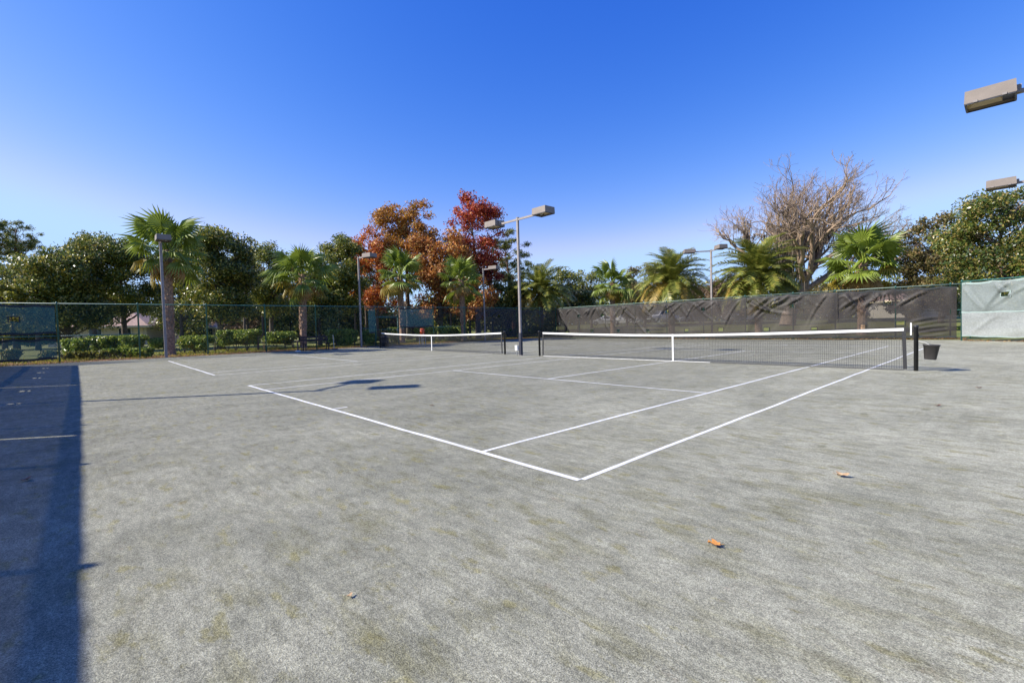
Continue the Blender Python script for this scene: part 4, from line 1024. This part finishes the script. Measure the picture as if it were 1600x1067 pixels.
# distant wood closing the view
cent = []; rad = []
for u in range(-260, 2100, 26):
    for k in range(3):
        d = random.uniform(82, 112); p = P(u+random.uniform(-14, 14), d)
        h = random.uniform(4.5, 9.5) if 380 < u < 1120 else random.uniform(5, 10.5)
        r_ = random.uniform(2.4, 4)
        cent.append(np.array([p.x, p.y, p.z+max(1.5, h-r_)])); rad.append(r_)
        cent.append(np.array([p.x+1, p.y+1, p.z+1.6])); rad.append(3.2)
rad = np.array(rad); cnt = (95000*rad**2/(rad**2).sum()).astype(int)+8
pts, nr = clump_points(cent, rad, cnt, rng, .9, .4)
V, F = leaf_arrays(pts, .75, .42, nr, .4)
o = mobj('woodland', mesh_np('woodland', V, F, L['oak'])); tag(o, 'dark belt of distant woodland behind everything', 'woodland', None, 'stuff')

# ------------------------------------------------------------------ house beyond the hedge
def house(label, u, d, wd, dp, eave, peak, seed, rz, group=None):
    p = P(u, d); t = thing('house', label, 'house', p, rz, group)
    b = MB(); b.box((0, 0, eave/2), (wd, dp, eave)); wl = b.obj('wall', M['stucco'], t)
    x, y = wd/2+.6, dp/2+.6; rx = max(.4, wd/2-dp/2)
    b = MB(); b.add([(-x, -y, eave+.14), (x, -y, eave+.14), (x, y, eave+.14), (-x, y, eave+.14), (-rx, 0, peak), (rx, 0, peak)], [(0, 1, 5, 4), (1, 2, 5), (2, 3, 4, 5), (3, 0, 4), (0, 3, 2, 1)]); b.obj('roof', M['roof'], t)
    b = MB()
    for s in (-1, 1): b.box((0, s*(y+.02), eave+.05), (2*x+.1, .05, .24)); b.box((s*(x+.02), 0, eave+.05), (.05, 2*y, .24))
    b.obj('fascia', M['trim'], t)
    for k in range(3):
        xx_ = -wd*.32+k*wd*.3
        b = MB(); b.box((xx_, -dp/2-.03, 1.5), (1.5, .08, 1.3)); wn = b.obj('window', M['white'], t)
        for s in (-.35, .35): b = MB(); b.box((xx_+s, -dp/2-.08, 1.5), (.62, .04, 1.14)); b.obj('pane', M['glass'], wn)
    b = MB(); b.box((wd*.42, -dp/2-.03, 1.05), (.95, .08, 2.1)); b.obj('door', M['trim'], t)
    return t
rzh = math.atan2(rt.y, rt.x)
house('low house with a pale terracotta hip roof and cream eaves behind the hedge', 188, 62, 11, 8, 2.25, 4.5, 1, rzh+.15)
house('small house roof glimpsed between the dark magnolia and bench palm', 334, 66, 4.5, 5, 1.9, 3.1, 2, rzh-.1)
house('white-walled house across the parking lot behind the rumpled screen', 1430, 78, 12, 8, 2.6, 4.6, 3, rzh+.1)

# ------------------------------------------------------------------ parked cars
def car(label, u, d, kind, paint, rz, group='cars parked beyond the screens'):
    p = P(u, d); t = thing('parked_car', label, 'car', (p.x, p.y, p.z+.013), rz, group)
    st = {   # x, bottom, belt, top, half width, roof half width
        'sedan': [(-2.35, .42, .78, .80, .70, .66), (-2.2, .3, .92, .96, .84, .74), (-1.5, .26, .98, 1.02, .9, .72), (-.9, .24, .96, 1.4, .9, .62), (.2, .24, .95, 1.45, .9, .62), (1.05, .26, .93, .98, .9, .74), (1.9, .28, .8, .84, .86, .74), (2.3, .4, .62, .66, .72, .66)],
        'suv': [(-2.3, .5, .9, .95, .74, .68), (-2.2, .36, 1.05, 1.5, .86, .66), (-1.6, .32, 1.08, 1.74, .92, .68), (0, .3, 1.07, 1.76, .93, .68), (.55, .3, 1.06, 1.68, .93, .66), (1.15, .32, 1.04, 1.1, .92, .78), (2.0, .34, .94, .99, .88, .76), (2.35, .5, .72, .78, .76, .7)],
        'pickup': [(-2.8, .55, 1.05, 1.08, .9, .88), (-2.7, .5, 1.1, 1.13, .95, .92), (-.75, .45, 1.1, 1.13, .97, .93), (-.6, .45, 1.12, 1.8, .97, .7), (.45, .45, 1.12, 1.86, .97, .7), (1.15, .45, 1.12, 1.2, .97, .82), (2.3, .48, 1.04, 1.1, .94, .82), (2.75, .6, .8, .86, .86, .8)]}[kind]
    V = []; F = []
    for x, zb, bl, tp, hw_, rw in st:
        V += [(x, -hw_*.92, zb), (x, -hw_, (zb+bl)/2), (x, -hw_*.97, bl), (x, -rw, tp), (x, rw, tp), (x, hw_*.97, bl), (x, hw_, (zb+bl)/2), (x, hw_*.92, zb)]
    for i in range(len(st)-1):
        for k in range(8): F.append((i*8+k, i*8+(k+1) % 8, (i+1)*8+(k+1) % 8, (i+1)*8+k))
    F.append(tuple(range(7, -1, -1))); F.append(tuple(range(len(st)*8-8, len(st)*8)))
    b = MB(); b.add(V, F); b.obj('body', paint, t)
    iw = [i for i, s_ in enumerate(st) if s_[3]-s_[2] > .25]
    ga, gb_ = iw[0], iw[-1]
    def lerp3(a, c, f): return tuple(a[k]+(c[k]-a[k])*f for k in range(3))
    for sd in (0, 1):
        lo, hi = (2, 3) if sd == 0 else (5, 4)
        for i in range(max(0, ga-1), min(len(st)-1, gb_+1)):
            A, B_, C_, D_ = V[i*8+lo], V[(i+1)*8+lo], V[(i+1)*8+hi], V[i*8+hi]
            if max(C_[2]-B_[2], D_[2]-A[2]) < .25: continue
            qd = [lerp3(A, D_, .14), lerp3(B_, C_, .14), lerp3(B_, C_, .86), lerp3(A, D_, .86)]
            qd = [lerp3(lerp3(qd[0], qd[1], .06), (0, 0, 0), 0), lerp3(qd[0], qd[1], .94), lerp3(qd[3], qd[2], .94), lerp3(qd[3], qd[2], .06)]
            o_ = (-1 if sd == 0 else 1)*.012
            b = MB(); b.add([(q_[0], q_[1]+o_, q_[2]+.006) for q_ in qd], [(0, 1, 2, 3)]); b.obj('side_window', M['glass'], t)
    for i, dx in ((gb_, .012), (ga-1, -.012)):
        A, B_, C_, D_ = V[i*8+3], V[i*8+4], V[(i+1)*8+4], V[(i+1)*8+3]
        qd = [lerp3(lerp3(A, B_, .06), lerp3(D_, C_, .06), .08), lerp3(lerp3(A, B_, .94), lerp3(D_, C_, .94), .08), lerp3(lerp3(A, B_, .94), lerp3(D_, C_, .94), .92), lerp3(lerp3(A, B_, .06), lerp3(D_, C_, .06), .92)]
        b = MB(); b.add([(q_[0]+dx, q_[1], q_[2]+.012) for q_ in qd], [(0, 1, 2, 3)]); b.obj('windscreen_glass' if dx > 0 else 'rear_window', M['glass'], t)
    wr = .33 if kind == 'sedan' else .38
    for x in ((-1.4, 1.42) if kind != 'pickup' else (-1.75, 1.85)):
        for s in (-1, 1):
            y = s*(.83 if kind != 'pickup' else .89)
            b = MB(); b.lathe([(wr*.7, -.11), (wr, -.09), (wr, .09), (wr*.7, .11)], (x, y, wr), 18, 'Y'); wh = b.obj('wheel', M['rubber'], t, True)
            b = MB(); b.lathe([(wr*.62, -.118), (wr*.6, .118)], (x, y, wr), 14, 'Y'); b.obj('rim', M['chrome'], wh)
    xe = st[-1][0]; xb = st[0][0]
    for s in (-1, 1):
        b = MB(); b.box((xe-.12, s*.62, st[-2][2]-.14), (.2, .3, .13)); b.obj('headlight', M['lampwhite'], t)
        b = MB(); b.box((xb+.06, s*.66, st[1][2]-.1), (.14, .2, .16)); b.obj('tail_light', M['lampred'], t)
        b = MB(); b.box((st[gb_][0]+.35, s*(st[gb_][4]+.1), st[gb_][2]+.08), (.1, .2, .13)); b.obj('mirror', paint, t)
    if kind == 'pickup':
        b = MB(); b.box((-1.72, 0, 1.09), (1.8, 1.5, .1)); b.obj('bed_liner', M['black'], t)
    return t
pw = simple('white_car_paint', (.75, .75, .76), .25, var=.03); ps = simple('silver_car_paint', (.52, .53, .55), .25, .3, var=.03); pd = simple('grey_car_paint', (.12, .12, .13), .3, .2, var=.03)
car('white pickup truck seen through the black windscreen', 1034, 76, 'pickup', pw, rzh+R(200))
car('white sport utility car parked left of the pickup truck', 979, 73, 'suv', pw, rzh+R(155))
car('white sedan parked near the windscreen corner', 945, 76, 'sedan', pw, rzh+R(170))
car('grey sport utility car parked behind the white one', 1000, 82, 'suv', pd, rzh+R(165))
car('silver sedan parked past the tall lamp pole', 1082, 78, 'sedan', ps, rzh+R(185))
car('white sport utility car parked below the golden feather palm', 1152, 76, 'suv', pw, rzh+R(190))
car('silver sedan parked in the front row before the golden palm', 1164, 68, 'sedan', ps, rzh+R(10))
